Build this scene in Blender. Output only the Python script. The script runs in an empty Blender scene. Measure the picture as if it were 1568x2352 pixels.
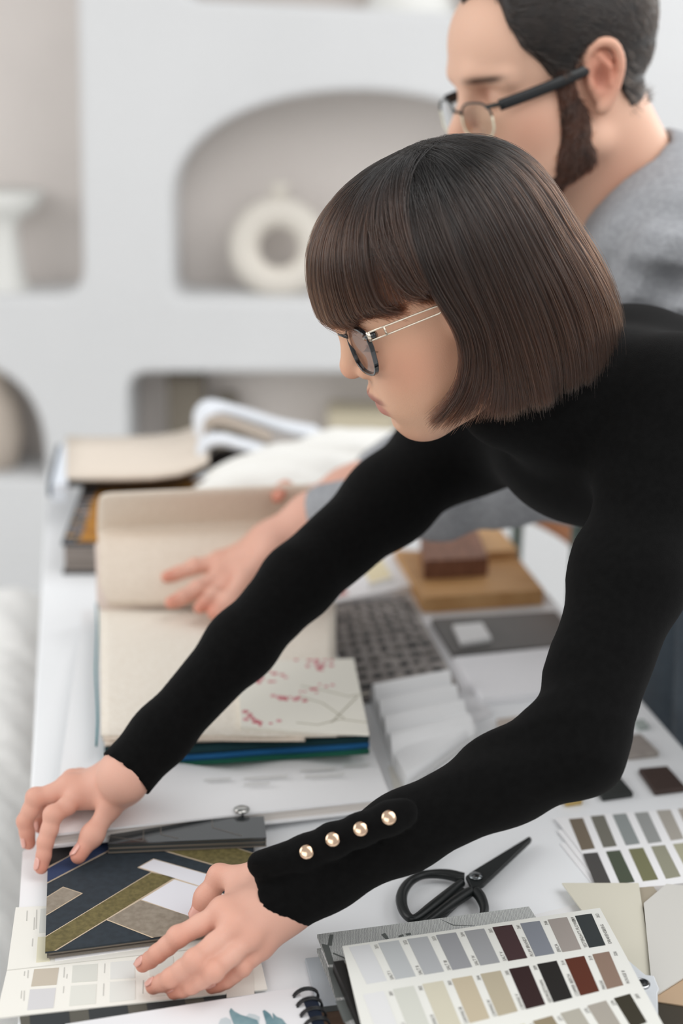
import bpy, math, random
import numpy as np
from mathutils import Vector, Matrix
from math import sin, cos, pi, radians
random.seed(4); RNG = np.random.default_rng(4)
C = bpy.context.scene.collection
SC = bpy.context.scene

# ---------------------------------------------------------------- camera, world, lights, exposure
CAM_H, PITCH, ROLL, LENS = 1.42, 17.75, 1.3, 50.0
FPX = 2352 * LENS / 36
_p, _r = radians(PITCH), radians(ROLL)
c_f = np.array([0, cos(_p), -sin(_p)]); _R = np.array([1.0, 0, 0]); _D = np.cross(c_f, _R)
c_R = cos(_r) * _R - sin(_r) * _D; c_D = cos(_r) * _D + sin(_r) * _R
c_O = np.array([0, 0, CAM_H])
cam_d = bpy.data.cameras.new('camera'); cam = bpy.data.objects.new('camera', cam_d); C.objects.link(cam)
cam_d.sensor_fit = 'VERTICAL'; cam_d.sensor_height = 36; cam_d.sensor_width = 24; cam_d.lens = LENS
cam.matrix_world = Matrix(((c_R[0], -c_D[0], -c_f[0], 0), (c_R[1], -c_D[1], -c_f[1], 0), (c_R[2], -c_D[2], -c_f[2], CAM_H), (0, 0, 0, 1)))
cam_d.dof.use_dof = True; cam_d.dof.focus_distance = 1.12; cam_d.dof.aperture_fstop = 2.6; cam_d.clip_start = 0.05
SC.camera = cam
SC.view_settings.view_transform = 'Standard'; SC.view_settings.look = 'None'
SC.view_settings.gamma = 1; SC.view_settings.use_curve_mapping = False
SC.view_settings.exposure = 0.10
W = bpy.data.worlds.new('world'); SC.world = W; W.use_nodes = True
W.node_tree.nodes['Background'].inputs[0].default_value = (1.0, 1.0, 1.0, 1)
W.node_tree.nodes['Background'].inputs[1].default_value = 0.52
def area(name, loc, target, sx, sy, power, col):
    l = bpy.data.lights.new(name, 'AREA'); l.shape = 'RECTANGLE'; l.size = sx; l.size_y = sy; l.energy = power; l.color = col
    o = bpy.data.objects.new(name, l); C.objects.link(o); o.location = loc
    o.rotation_euler = (Vector(target) - Vector(loc)).to_track_quat('-Z', 'Y').to_euler(); return o
area('window_light', (-2.6, 1.25, 2.2), (0.2, 1.4, 1.0), 2.2, 1.9, 30, (1.0, 0.995, 0.985))
area('rear_window_light', (-1.2, -1.6, 2.4), (0.1, 2.2, 1.0), 2.4, 1.6, 22, (1.0, 0.985, 0.965))

area('overhead_fill', (1.3, 0.9, 2.6), (0.45, 1.4, 0.8), 2.2, 2.0, 30, (1.0, 1.0, 1.0))  # added soft fill from above, brightens the right of the table and the hair
area('right_back_fill', (2.05, 2.7, 2.1), (0.2, 1.5, 0.8), 1.6, 1.5, 34, (0.98, 0.99, 1.0))  # added fill from the right rear, lifts the tabletop between the arms

def ray(x, y): return c_f + c_R * (x - 784) / FPX + c_D * (y - 1176) / FPX
def P(x, y, z):
    v = ray(x, y); return c_O + v * (z - CAM_H) / v[2]
def Q(x, y, d): return c_O + ray(x, y) * d
def PY(x, y, Y):
    v = ray(x, y); return c_O + v * (Y / v[1])

# ---------------------------------------------------------------- materials
def lin(c):
    return tuple((v / 255 / 12.92 if v / 255 < .04045 else ((v / 255 + .055) / 1.055) ** 2.4) for v in c) + (1,)
_M = {}
def mat(name, rgb, rough=.6, var=0.0, vscale=30, bump=0.0, bscale=80, metal=0, spec=.5, sheen=0, coat=0, trans=0, ior=1.45, alpha=1, rgb2=None, sss=0, stretch=None, emis=None):
    if name in _M: return _M[name]
    m = bpy.data.materials.new(name); m.use_nodes = True; nt = m.node_tree; b = nt.nodes['Principled BSDF']
    b.inputs['Base Color'].default_value = lin(rgb); b.inputs['Roughness'].default_value = rough; b.inputs['Metallic'].default_value = metal
    b.inputs['Specular IOR Level'].default_value = spec; b.inputs['Sheen Weight'].default_value = sheen; b.inputs['Coat Weight'].default_value = coat
    b.inputs['Transmission Weight'].default_value = trans; b.inputs['IOR'].default_value = ior; b.inputs['Alpha'].default_value = alpha
    if sss: b.inputs['Subsurface Weight'].default_value = sss; b.inputs['Subsurface Radius'].default_value = (.9, .35, .2); b.inputs['Subsurface Scale'].default_value = .008
    tc = nt.nodes.new('ShaderNodeTexCoord'); src = tc.outputs['Object']
    if stretch:
        mp = nt.nodes.new('ShaderNodeMapping'); mp.inputs['Scale'].default_value = stretch; nt.links.new(src, mp.inputs[0]); src = mp.outputs[0]
    if var or rgb2:
        n = nt.nodes.new('ShaderNodeTexNoise'); n.inputs['Scale'].default_value = vscale; n.inputs['Detail'].default_value = 4; nt.links.new(src, n.inputs['Vector'])
        r = nt.nodes.new('ShaderNodeValToRGB'); r.color_ramp.elements[0].position = .35; r.color_ramp.elements[1].position = .65
        lo = rgb2 or tuple(max(0, v * (1 - var)) for v in rgb)
        r.color_ramp.elements[0].color = lin(lo); r.color_ramp.elements[1].color = lin(rgb)
        nt.links.new(n.outputs['Fac'], r.inputs[0]); nt.links.new(r.outputs[0], b.inputs['Base Color'])
    if bump:
        n = nt.nodes.new('ShaderNodeTexNoise'); n.inputs['Scale'].default_value = bscale; n.inputs['Detail'].default_value = 3; nt.links.new(src, n.inputs['Vector'])
        bp = nt.nodes.new('ShaderNodeBump'); bp.inputs['Strength'].default_value = bump; bp.inputs['Distance'].default_value = .002
        nt.links.new(n.outputs['Fac'], bp.inputs['Height']); nt.links.new(bp.outputs[0], b.inputs['Normal'])
    _M[name] = m; return m
def mat_knit(name, rgb, rgb2, s=900, bump=.35, wave=1):
    if name in _M: return _M[name]
    m = mat(name, rgb, rough=.95, rgb2=rgb2, vscale=160, spec=.15, sheen=.02, bump=bump, bscale=s); return m
def mat_skin(name):
    m = mat(name, (222, 178, 158), rough=.5, spec=.35, sss=.12, bump=.12, bscale=900)
    nt = m.node_tree; b = nt.nodes['Principled BSDF']
    a = nt.nodes.new('ShaderNodeAttribute'); a.attribute_name = 'Col'
    nt.links.new(a.outputs['Color'], b.inputs['Base Color']); return m
M_wall = mat('plaster_white', (218, 219, 220), .85, var=.02, vscale=2, bump=.25, bscale=9)
M_niche = mat('plaster_niche_back', (222, 215, 210), .9, var=.03, vscale=3)
M_floor = mat('floor_white', (232, 232, 230), .6, var=.02, vscale=2)
M_table = mat('table_white', (242, 244, 246), .42, var=.01, vscale=3)
M_paper = mat('paper_white', (240, 240, 241), .8)
M_cream = mat('paper_cream', (236, 234, 226), .75)
M_skin = mat_skin('skin')

# ---------------------------------------------------------------- mesh helpers
def obj(name, verts, faces, m=None, parent=None, smooth=False, kind=None):
    me = bpy.data.meshes.new(name); me.from_pydata([tuple(map(float, v)) for v in verts], [], [tuple(map(int, f)) for f in faces]); me.update()
    return obj_me(name, me, m, parent, smooth, kind)
def obj_me(name, me, m=None, parent=None, smooth=False, kind=None):
    o = bpy.data.objects.new(name, me); C.objects.link(o)
    if m and not me.materials: me.materials.append(m)
    if smooth: me.polygons.foreach_set('use_smooth', [True] * len(me.polygons))
    if parent is not None: o.parent = parent; o.matrix_parent_inverse = parent.matrix_basis.inverted()
    if kind: o['kind'] = kind
    return o
def tag(o, label, cat, group=None, kind=None):
    o['label'] = label; o['category'] = cat
    if group: o['group'] = group
    if kind: o['kind'] = kind
    return o
def thing(name, label, cat, loc=(0, 0, 0), group=None):
    o = bpy.data.objects.new(name, None); C.objects.link(o); o.location = tuple(float(v) for v in loc); o.empty_display_size = .05
    return tag(o, label, cat, group)
def struct(o): o['kind'] = 'structure'; return o
def bevel(o, w, seg=2):
    md = o.modifiers.new('bevel', 'BEVEL'); md.width = w; md.segments = seg; md.limit_method = 'ANGLE'; return o
def prism(pts, th):
    """pts: outline at the top; extruded down by th"""
    n = len(pts); pts = [np.asarray(p, float) for p in pts]
    a = sum(np.cross(pts[i] - pts[0], pts[(i + 1) % n] - pts[0])[2] for i in range(n))
    if a < 0: pts = pts[::-1]
    low = [p - np.array([0, 0, th]) for p in pts]
    f = [tuple(range(n)), tuple(range(2 * n - 1, n - 1, -1))] + [(i, i + n, (i + 1) % n + n, (i + 1) % n) for i in range(n)]
    return list(pts) + low, f
def slab(name, pxs, ztop, th, m, parent=None, bv=0, z=None):
    v, f = prism([P(x, y, ztop) for x, y in pxs], th)
    o = obj(name, v, f, m, parent)
    if bv: bevel(o, bv)
    return o
def box(name, c, s, m, parent=None, rz=0, bv=0, rot=None):
    hx, hy, hz = s[0] / 2, s[1] / 2, s[2] / 2
    vs = [Vector((x, y, z)) for z in (-hz, hz) for y in (-hy, hy) for x in (-hx, hx)]
    R = rot if rot is not None else Matrix.Rotation(rz, 3, 'Z')
    vs = [R @ v + Vector(c) for v in vs]
    o = obj(name, vs, [(0, 2, 3, 1), (4, 5, 7, 6), (0, 1, 5, 4), (2, 6, 7, 3), (0, 4, 6, 2), (1, 3, 7, 5)], m, parent)
    if bv: bevel(o, bv, 3)
    return o
def tube_data(pts, rad, n=8, closed=False, flat=None):
    pts = [Vector([float(a) for a in p]) for p in pts]; N = len(pts)
    if not hasattr(rad, '__len__'): rad = [rad] * N
    V = []; F = []; up = None
    for i, p in enumerate(pts):
        if closed: t = (pts[(i + 1) % N] - pts[i - 1]).normalized()
        else: t = (pts[min(i + 1, N - 1)] - pts[max(i - 1, 0)]).normalized()
        if up is None:
            up = Vector((0, 0, 1)) if abs(t.z) < .9 else Vector((1, 0, 0))
        a = (up - t * up.dot(t)).normalized(); up = a; b = t.cross(a)
        for k in range(n):
            an = 2 * pi * k / n; sa = flat if flat else 1
            V.append(p + (a * cos(an) + b * sin(an) * sa) * rad[i])
    M_ = N if closed else N - 1
    for i in range(M_):
        for k in range(n):
            j = (i + 1) % N
            F.append((i * n + k, i * n + (k + 1) % n, j * n + (k + 1) % n, j * n + k))
    if not closed: F.append(tuple(range(n - 1, -1, -1))); F.append(tuple(range((N - 1) * n, N * n)))
    return V, F
def tube(name, pts, rad, m, parent=None, n=8, closed=False, flat=None):
    v, f = tube_data(pts, rad, n, closed, flat); return obj(name, v, f, m, parent, smooth=True)
def lathe(name, prof, c, m, parent=None, n=40):
    V = []; F = []
    for r, z in prof:
        for k in range(n): V.append((c[0] + r * cos(2 * pi * k / n), c[1] + r * sin(2 * pi * k / n), c[2] + z))
    L = len(prof)
    for i in range(L - 1):
        for k in range(n): F.append((i * n + k, i * n + (k + 1) % n, (i + 1) * n + (k + 1) % n, (i + 1) * n + k))
    F.append(tuple(range(n - 1, -1, -1))); F.append(tuple(range((L - 1) * n, L * n)))
    return obj(name, V, F, m, parent, smooth=True)
def grid_sheet(name, rows, m, parent=None, th=.0012, sub=0):
    """rows: list of rows of 3d points; a sheet with thickness"""
    R_, K = len(rows), len(rows[0]); V = [p for r in rows for p in r]
    F = [(i * K + j, i * K + j + 1, (i + 1) * K + j + 1, (i + 1) * K + j) for i in range(R_ - 1) for j in range(K - 1)]
    o = obj(name, V, F, m, parent, smooth=True)
    if sub: s = o.modifiers.new('sub', 'SUBSURF'); s.levels = s.render_levels = sub
    s = o.modifiers.new('solid', 'SOLIDIFY'); s.thickness = th; s.offset = 0
    return o
def catmull(pts, n=8):
    pts = [np.asarray(p, float) for p in pts]; out = []
    for i in range(len(pts) - 1):
        p0 = pts[max(i - 1, 0)]; p1 = pts[i]; p2 = pts[i + 1]; p3 = pts[min(i + 2, len(pts) - 1)]
        for k in range(n):
            t = k / n
            out.append(.5 * ((2 * p1) + (-p0 + p2) * t + (2 * p0 - 5 * p1 + 4 * p2 - p3) * t * t + (-p0 + 3 * p1 - 3 * p2 + p3) * t ** 3))
    out.append(pts[-1]); return out

# ---------------------------------------------------------------- distance-field sculpting
def smin(a, b, k):
    if k <= 0: return np.minimum(a, b)
    h = np.maximum(k - np.abs(a - b), 0) / k; return np.minimum(a, b) - h * h * k * .25
def smax(a, b, k): return -smin(-a, -b, k)
def cap(a, b, ra, rb, sq=None):
    """tapered capsule; sq=(axis vector, factor): thicker along axis"""
    a = np.array(a, float); b = np.array(b, float)
    def f(p):
        q = p - a; ab = b - a; t = np.clip(q @ ab / (ab @ ab), 0, 1); d = q - t[:, None] * ab
        if sq is not None:
            n = np.array(sq[0], float); n = n / np.linalg.norm(n); s = d @ n; d = d + np.outer(s * (1 / sq[1] - 1), n)
        return np.linalg.norm(d, axis=1) - (ra + (rb - ra) * t)
    return f
def ell(c, r, B=None):
    c = np.array(c, float); r = np.array(r, float)
    def f(p):
        q = p - c
        if B is not None: q = q @ np.array(B).T
        k0 = np.linalg.norm(q / r, axis=1); k1 = np.linalg.norm(q / (r * r), axis=1) + 1e-9
        return k0 * (k0 - 1) / k1
    return f
def plane(pt, n):
    pt = np.array(pt, float); n = np.array(n, float); n = n / np.linalg.norm(n)
    return lambda p: (p - pt) @ n
class Sdf:
    def __init__(s): s.ops = []
    def add(s, f, k=.01): s.ops.append(('u', f, k)); return s
    def sub(s, f, k=.004): s.ops.append(('s', f, k)); return s
    def cut(s, f, k=.0): s.ops.append(('i', f, k)); return s
    def disp(s, f): s.ops.append(('d', f, 0)); return s
    def chain(s, pts, rs, k=.01, sq=None):
        for i in range(len(pts) - 1): s.add(cap(pts[i], pts[i + 1], rs[i], rs[i + 1], sq), k)
        return s
    def __call__(s, p):
        d = None
        for t, f, k in s.ops:
            v = f(p)
            if t == 'u': d = v if d is None else smin(d, v, k)
            elif t == 's': d = smax(d, -v, k)
            elif t == 'i': d = smax(d, v, k)
            else: d = d + v
        return d
def mesh_sdf(S, lo, hi, h, B=8):
    lo = np.array(lo, float); hi = np.array(hi, float)
    nb = np.ceil((hi - lo) / (h * B)).astype(int); n = nb * B
    bi = np.stack(np.meshgrid(*[np.arange(k) for k in nb], indexing='ij'), -1).reshape(-1, 3)
    ctr = lo + (bi + .5 - .5 / B) * B * h
    d = S(ctr); keep = np.abs(d) < B * h * .87 * 1.35 + h * 2
    vol = np.repeat(np.repeat(np.repeat(np.sign(d).reshape(nb).astype(np.float32) * h * 3, B, 0), B, 1), B, 2)
    off = np.stack(np.meshgrid(*[np.arange(B)] * 3, indexing='ij'), -1).reshape(-1, 3)
    kb = bi[keep]
    for i in range(0, len(kb), 600):
        ch = kb[i:i + 600]; idx = (ch[:, None, :] * B + off[None]).reshape(-1, 3)
        vol[idx[:, 0], idx[:, 1], idx[:, 2]] = S(lo + idx * h)
    ins = vol < 0
    cnt = sum(ins[a:n[0] - 1 + a, b:n[1] - 1 + b, c:n[2] - 1 + c].astype(np.int8) for a in (0, 1) for b in (0, 1) for c in (0, 1))
    act = np.argwhere((cnt > 0) & (cnt < 8))
    acc = np.zeros((len(act), 3)); w = np.zeros(len(act))
    cor = [(a, b, c) for a in (0, 1) for b in (0, 1) for c in (0, 1)]
    vals = {c: vol[act[:, 0] + c[0], act[:, 1] + c[1], act[:, 2] + c[2]].astype(float) for c in cor}
    for c in cor:
        for ax in range(3):
            if c[ax] == 0:
                e = list(c); e[ax] = 1; e = tuple(e); v0, v1 = vals[c], vals[e]; m = (v0 < 0) != (v1 < 0)
                t = np.where(m, v0 / np.where(m, v0 - v1, 1), 0)
                pos = np.tile(np.array(c, float), (len(act), 1)); pos[:, ax] = t
                acc[m] += pos[m]; w[m] += 1
    V = lo + (act + acc / w[:, None]) * h
    ix = -np.ones(tuple(n - 1), np.int64); ix[act[:, 0], act[:, 1], act[:, 2]] = np.arange(len(act))
    F = []
    for ax in range(3):
        u, v = (ax + 1) % 3, (ax + 2) % 3
        s0 = [slice(1, -1)] * 3; s1 = [slice(1, -1)] * 3; s0[ax] = slice(0, -1); s1[ax] = slice(1, None)
        A = ins[tuple(s0)]; Bn = ins[tuple(s1)]; e = np.argwhere(A != Bn)
        o = np.ones(3, int); o[ax] = 0; e = e + o
        flip = ins[e[:, 0], e[:, 1], e[:, 2]]
        du = np.zeros(3, int); du[u] = 1; dv = np.zeros(3, int); dv[v] = 1
        ok = np.all(e < n - 1, axis=1); e = e[ok]; flip = flip[ok]
        q = [ix[tuple((e - x).T)] for x in (du + dv, dv, 0 * du, du)]
        q = np.stack(q, 1); q[~flip] = q[~flip][:, ::-1]; F.append(q)
    F = np.concatenate(F); F = F[np.all(F >= 0, axis=1)]
    # one projection on the field
    e = h * .5; d0 = S(V); g = np.stack([S(V + np.eye(3)[k] * e) - S(V - np.eye(3)[k] * e) for k in range(3)], 1) / (2 * e)
    g2 = (g * g).sum(1) + 1e-6; V = V - g * np.clip(d0 / g2, -h * .6, h * .6)[:, None]
    return V, F
def np_mesh(name, V, F, cols=None):
    me = bpy.data.meshes.new(name); me.vertices.add(len(V)); me.vertices.foreach_set('co', np.asarray(V, np.float32).ravel())
    me.loops.add(F.size); me.loops.foreach_set('vertex_index', F.ravel().astype(np.int32)); me.polygons.add(len(F))
    me.polygons.foreach_set('loop_start', np.arange(0, F.size, 4, dtype=np.int32)); me.update(calc_edges=True)
    if cols is not None:
        a = me.color_attributes.new('Col', 'FLOAT_COLOR', 'POINT'); c4 = np.ones((len(V), 4), np.float32); c4[:, :3] = cols; a.data.foreach_set('color', c4.ravel())
    return me
def merge(parts):
    V = []; F = []; K = []; o = 0
    for v, f, c in parts: V.append(v); F.append(f + o); K.append(c); o += len(v)
    return np.concatenate(V), np.concatenate(F), np.concatenate(K)
def L3(rgb): return np.array(lin(rgb)[:3])
def noise3(p, s, seed=0):
    q = p * s; r = np.random.default_rng(seed); o = 0
    for k in range(5):
        d = r.normal(size=3); d /= np.linalg.norm(d); o = o + np.sin(q @ d * (1 + .35 * k) + r.uniform(0, 6))
    return o / 5
# ================================================================ SETTING
TZ = .75
YW = 3.42                       # front face of the niche wall
def wallpt(x, y, Y=YW): return PY(x, y, Y)
def niche_poly(pxs, n=0):
    return [(wallpt(x, y)[0], wallpt(x, y)[2]) for x, y in pxs]
def round_poly(pts, r, n=6):
    """pts: (x, z, radius scale) corners -> rounded outline"""
    out = []; N = len(pts)
    for i in range(N):
        p = np.array(pts[i][:2]); a = np.array(pts[i - 1][:2]); b = np.array(pts[(i + 1) % N][:2]); rr = r * (pts[i][2] if len(pts[i]) > 2 else 1)
        if rr < 1e-5: out.append(tuple(p)); continue
        u = (a - p) / np.linalg.norm(a - p); v = (b - p) / np.linalg.norm(b - p)
        s, e = p + u * rr, p + v * rr
        for k in range(n + 1):
            t = k / n; out.append(tuple((1 - t) ** 2 * s + 2 * t * (1 - t) * p + t * t * e))
    return out
XL, XR, ZT = -2.6, 2.2, 2.7
def wp(x, y, s=1): q = wallpt(x, y); return (q[0], q[2], s)
n1 = round_poly([wp(-420, 696), wp(207, 696), wp(186, -330), wp(-420, -330)], .09)
n2 = round_poly([wp(405, 14, 1), wp(1330, 62), wp(1330, -420), wp(395, -420)], .06)
ax0 = wallpt(378, 700); arch = [(ax0[0], ax0[2] + 0.0)]
cx, cz = wallpt(830, 480)[0], wallpt(830, 480)[2]; rx = cx - ax0[0]; rz = wallpt(830, 192)[2] - cz
n3 = round_poly([(cx - rx, ax0[2], 1), (cx - rx, cz, 0)][:1], .05) if 0 else []
_ar = [(cx + rx * cos(pi - pi * k / 24), cz + rz * sin(pi * k / 24) ** .92) for k in range(25)]
n3 = round_poly([(p[0], p[1], 0) for p in _ar] + [(cx + rx, ax0[2], 1), (cx - rx, ax0[2], 1)], .05)
q4 = wallpt(122, 1116); q4t = wallpt(-10, 812); q4l = wallpt(-330, 1116)
_a4 = [((q4[0] + q4l[0]) / 2 + (q4[0] - q4l[0]) / 2 * cos(pi * k / 20), q4[2] + .02 + (q4t[2] - q4[2] - .02) * sin(pi * k / 20) ** .62) for k in range(21)]
n4 = [(q4[0], q4[2])] + _a4 + [(q4l[0], q4[2])]
n5 = round_poly([wp(276, 1110), wp(1330, 1110), wp(1330, 842), wp(276, 842, 1)], .075)
def wall_niches():
    cu = bpy.data.curves.new('wall_back', 'CURVE'); cu.dimensions = '2D'; cu.fill_mode = 'BOTH'; cu.extrude = .10; cu.bevel_depth = .016; cu.bevel_resolution = 4
    for pts in [[(XL, 0.0), (XR, 0.0), (XR, ZT), (XL, ZT)], n1, n2, n3, n4, n5]:
        s = cu.splines.new('POLY'); s.points.add(len(pts) - 1); s.use_cyclic_u = True
        for i, p in enumerate(pts): s.points[i].co = (p[0], p[1], 0, 1)
    o = bpy.data.objects.new('tmp', cu); C.objects.link(o)
    me = bpy.data.meshes.new_from_object(o.evaluated_get(bpy.context.evaluated_depsgraph_get()))
    bpy.data.objects.remove(o)
    w = obj_me('wall_back', me, M_wall); w.rotation_euler = (pi / 2, 0, 0); w.location = (0, YW + .116, .0)
    for p in me.polygons: p.use_smooth = False
    return struct(w)
bpy.context.view_layer.update()
wall_niches()
struct(box('wall_back_panel', ((XL + XR) / 2, YW + .262, ZT / 2), (XR - XL, .06, ZT), M_niche))
struct(box('floor', (-.2, 1.2, -.02), (6.2, 6.2, .04), M_floor))
struct(box('baseboard_back', (-.2, YW - .004, .035), (4.8, .02, .07), M_wall, bv=.006))
struct(box('wall_right', (2.25, 1.9, ZT / 2), (.1, 3.4, ZT), M_wall))

# ---------------- things standing in the niches
M_cer = mat('ceramic_cream', (226, 220, 210), .75, var=.04, vscale=8, bump=.2, bscale=60)
M_cer2 = mat('ceramic_white', (230, 230, 226), .75, bump=.2, bscale=50)
def shelf_z(pts): return min(p[1] for p in pts)
# ring vase
t = None; cR = PY(640, 600, 3.55); rad = .105
zf = shelf_z(n3) - .016 + .032
cR = np.array([cR[0], 3.54, zf + .112])
rv = tube('ring_vase', [(cR[0] + .086 * cos(a), cR[1], cR[2] + .086 * sin(a)) for a in np.linspace(0, 2 * pi, 48, endpoint=False)], .038, M_cer, n=20, closed=True)
tag(rv, 'cream ring-shaped ceramic vase with a hole in the arched niche', 'vase')
lathe('vase_neck', [(.018, .115), (.018, .138), (.026, .15), (.028, .155), (.02, .155)], cR, M_cer, rv, n=24)
# pedestal bowl
c = PY(18, 680, 3.56); z1 = shelf_z(n1) + .016
pb = lathe('pedestal_bowl', [(.055, 0), (.055, .01), (.044, .03), (.034, .10), (.028, .16), (.04, .185), (.075, .205), (.098, .245), (.096, .25), (.07, .22), (.0, .215)], (c[0] + .01, 3.53, z1), M_cer2)
tag(pb, 'white pedestal bowl on a tall foot in the large left niche', 'bowl')
M_vase = mat('vase_taupe', (196, 184, 172), .8, bump=.2, bscale=40)
c = PY(5, 1110, 3.54)
v = lathe('tall_vase', [(.05, 0), (.06, .01), (.078, .09), (.07, .17), (.04, .225), (.036, .25), (.044, .262), (.04, .262), (.03, .24)], (c[0] - .012, 3.53, shelf_z(n4) + .016), M_vase)
tag(v, 'taupe clay vase in the small arched niche at lower left', 'vase')
M_dk = mat('niche_taupe', (128, 120, 108), .8)
z5 = shelf_z(n5) + .016
c = PY(430, 900, 3.60); hb = PY(430, 852, 3.60)[2] - z5
bk = box('storage_box', (c[0], 3.59, z5 + hb / 2), (.09, .07, hb), M_dk, bv=.004); tag(bk, 'tall narrow taupe box standing in the low wide niche', 'box')
box('box_lid', (c[0], 3.59, z5 + hb - .008), (.094, .074, .02), mat('niche_taupe_dark', (110, 102, 92), .8), bk, bv=.003)
c = PY(500, 918, 3.60); hb = PY(500, 905, 3.60)[2] - z5
c = c + np.array([.025, 0, 0]); sv = lathe('small_vase', [(.03, 0), (.042, .05), (.042, hb * .6), (.022, hb * .85), (.028, hb), (.02, hb), (.016, hb * .85)], (c[0], 3.6, z5), M_dk); tag(sv, 'small dark taupe vase beside the tall box in the low niche', 'vase')
c = PY(830, 950, 3.60); hb = PY(830, 930, 3.60)[2] - z5
cb = box('storage_box', (c[0], 3.57, z5 + hb / 2), (.17, .12, hb), mat('niche_cream', (206, 196, 172), .8), bv=.006); tag(cb, 'pale cream wide box in the low niche behind the woman', 'box')
box('box_lid', (c[0], 3.57, z5 + hb - .012), (.176, .126, .026), mat('niche_cream', (206, 196, 172), .8), cb, bv=.004)
c = PY(940, 40, 3.54); z2 = wallpt(940, 45)[2] + .012
cv = lathe('cone_vase', [(.105, 0), (.105, .012), (.085, .06), (.055, .14), (.03, .22), (.026, .3), (.034, .33), (.03, .33), (.02, .28)], (c[0], 3.54, shelf_z(n2) + .02), M_cer2)
tag(cv, 'white cone-shaped vase with a wide foot in the top niche', 'vase')

# ---------------- table
A = P(60, 1990, TZ)[:2]; B = P(105, 1160, TZ)[:2]; ud = (B - A) / np.linalg.norm(B - A)
Rr = P(1300, 1410, TZ)[:2]; nr = np.array([ud[1], -ud[0]]); wid = (Rr - A) @ nr
far = (P(110, 1075, TZ)[:2] - A) @ ud; near = -1.0
tc_ = [A + ud * near, A + ud * near + nr * wid, A + ud * far + nr * wid, A + ud * far]
table = thing('work_table', 'white rectangular work table covered with samples, swatch books and cards', 'table', (tc_[0][0] / 2 + tc_[2][0] / 2, tc_[0][1] / 2 + tc_[2][1] / 2, 0))
v, f = prism([(p[0], p[1], TZ) for p in tc_], .03); bevel(obj('tabletop', v, f, M_table, table), .003)
for s, w_ in ((near + .07, .06), (near + .07, wid - .06), (far - .07, .06), (far - .07, wid - .06)):
    p = A + ud * s + nr * w_; box('leg', (p[0], p[1], .36), (.05, .05, .72), M_table, table, rz=math.atan2(ud[1], ud[0]), bv=.003)
def TU(w): return (np.asarray(w)[:2] - A) @ ud, (np.asarray(w)[:2] - A) @ nr

# ---------------- chair at the far right of the table
M_ply = mat('chair_wood', (196, 132, 84), .5, rgb2=(180, 116, 70), vscale=12, stretch=(1, 8, 8))
M_tub = mat('chair_tube', (106, 122, 116), .4)
E0 = Q(1180, 1136, 2.12); E1 = Q(1362, 1222, 1.86); E0[2] = E1[2] = (E0[2] + E1[2]) / 2
cdir = (E1 - E0); cdir[2] = 0; clen = np.linalg.norm(cdir); cdir /= clen; cn = np.array([-cdir[1], cdir[0], 0]); cn = cn if cn[0] < 0 else -cn
chair = thing('dining_chair', 'chair with a curved orange wood back rail and grey-green tubes beyond the table', 'chair', (E0[0] + cn[0] * .2, E0[1] + cn[1] * .2, 0))
rows = []
for zz in (0, .03, .07, .1):
    rows.append([E0 + cdir * clen * k / 10 + cn * (.03 * math.sin(pi * k / 10) * -1) + np.array([0, 0, zz - .045]) for k in range(11)])
grid_sheet('back_rail', rows, M_ply, chair, th=.014)
for k, pxy in ((.2, None), (.95, None)):
    b = E0 + cdir * clen * k
    tube('leg', [b + cn * .016 + np.array([0, 0, .03]), b + cn * .012 + np.array([0, 0, -.2]), np.array([b[0], b[1], .44]) + cn * .02, np.array([b[0], b[1], .012]) - cn * .04], .009, M_tub, chair, n=10)
    tube('leg', [np.array([b[0], b[1], .44]) + cn * .38, np.array([b[0], b[1], .012]) + cn * .42], .009, M_tub, chair, n=10)
sc = (E0 + E1) / 2; v, f = prism([np.array([*(sc + cdir * a + cn * b_)[:2], .46]) for a, b_ in ((-.2, 0), (.2, 0), (.19, .4), (-.19, .4))], .018); bevel(obj('seat', v, f, M_ply, chair), .005)
# ---------------- white wool armchair at the left
M_bou = mat('wool_white', (252, 251, 248), 1, var=.01, vscale=50, bump=.6, bscale=90, sheen=.3)
def fluffy():
    S = Sdf()
    S.add(ell((-.78, 1.62, .36), (.34, .50, .16)), .05); S.add(cap((-.375, 1.1, .53), (-.53, 2.1, .51), .095, .095), .07); S.add(cap((-1.02, 1.15, .62), (-1.02, 2.1, .62), .11, .11), .08)
    S.add(cap((-.44, 1.1, .34), (-.58, 2.1, .32), .10, .10), .07)
    S.cut(plane((0, 0, .14), (0, 0, -1)), .02)
    S.disp(lambda p: .010 * noise3(p, 26, 1) + .006 * noise3(p, 75, 2))
    V, F = mesh_sdf(S, (-1.25, .9, .08), (-.22, 2.3, .9), .012); return np_mesh('armchair', V, F)
ac = obj_me('armchair', fluffy(), M_bou, smooth=True); tag(ac, 'fluffy white wool armchair beside the left table edge', 'armchair')
for x, y in ((-.6, 1.2), (-.65, 2.05), (-.98, 1.2), (-.98, 2.05)): tube('leg', [(x, y, 0), (x, y, .2)], .022, M_ply, ac, n=10)

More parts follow.
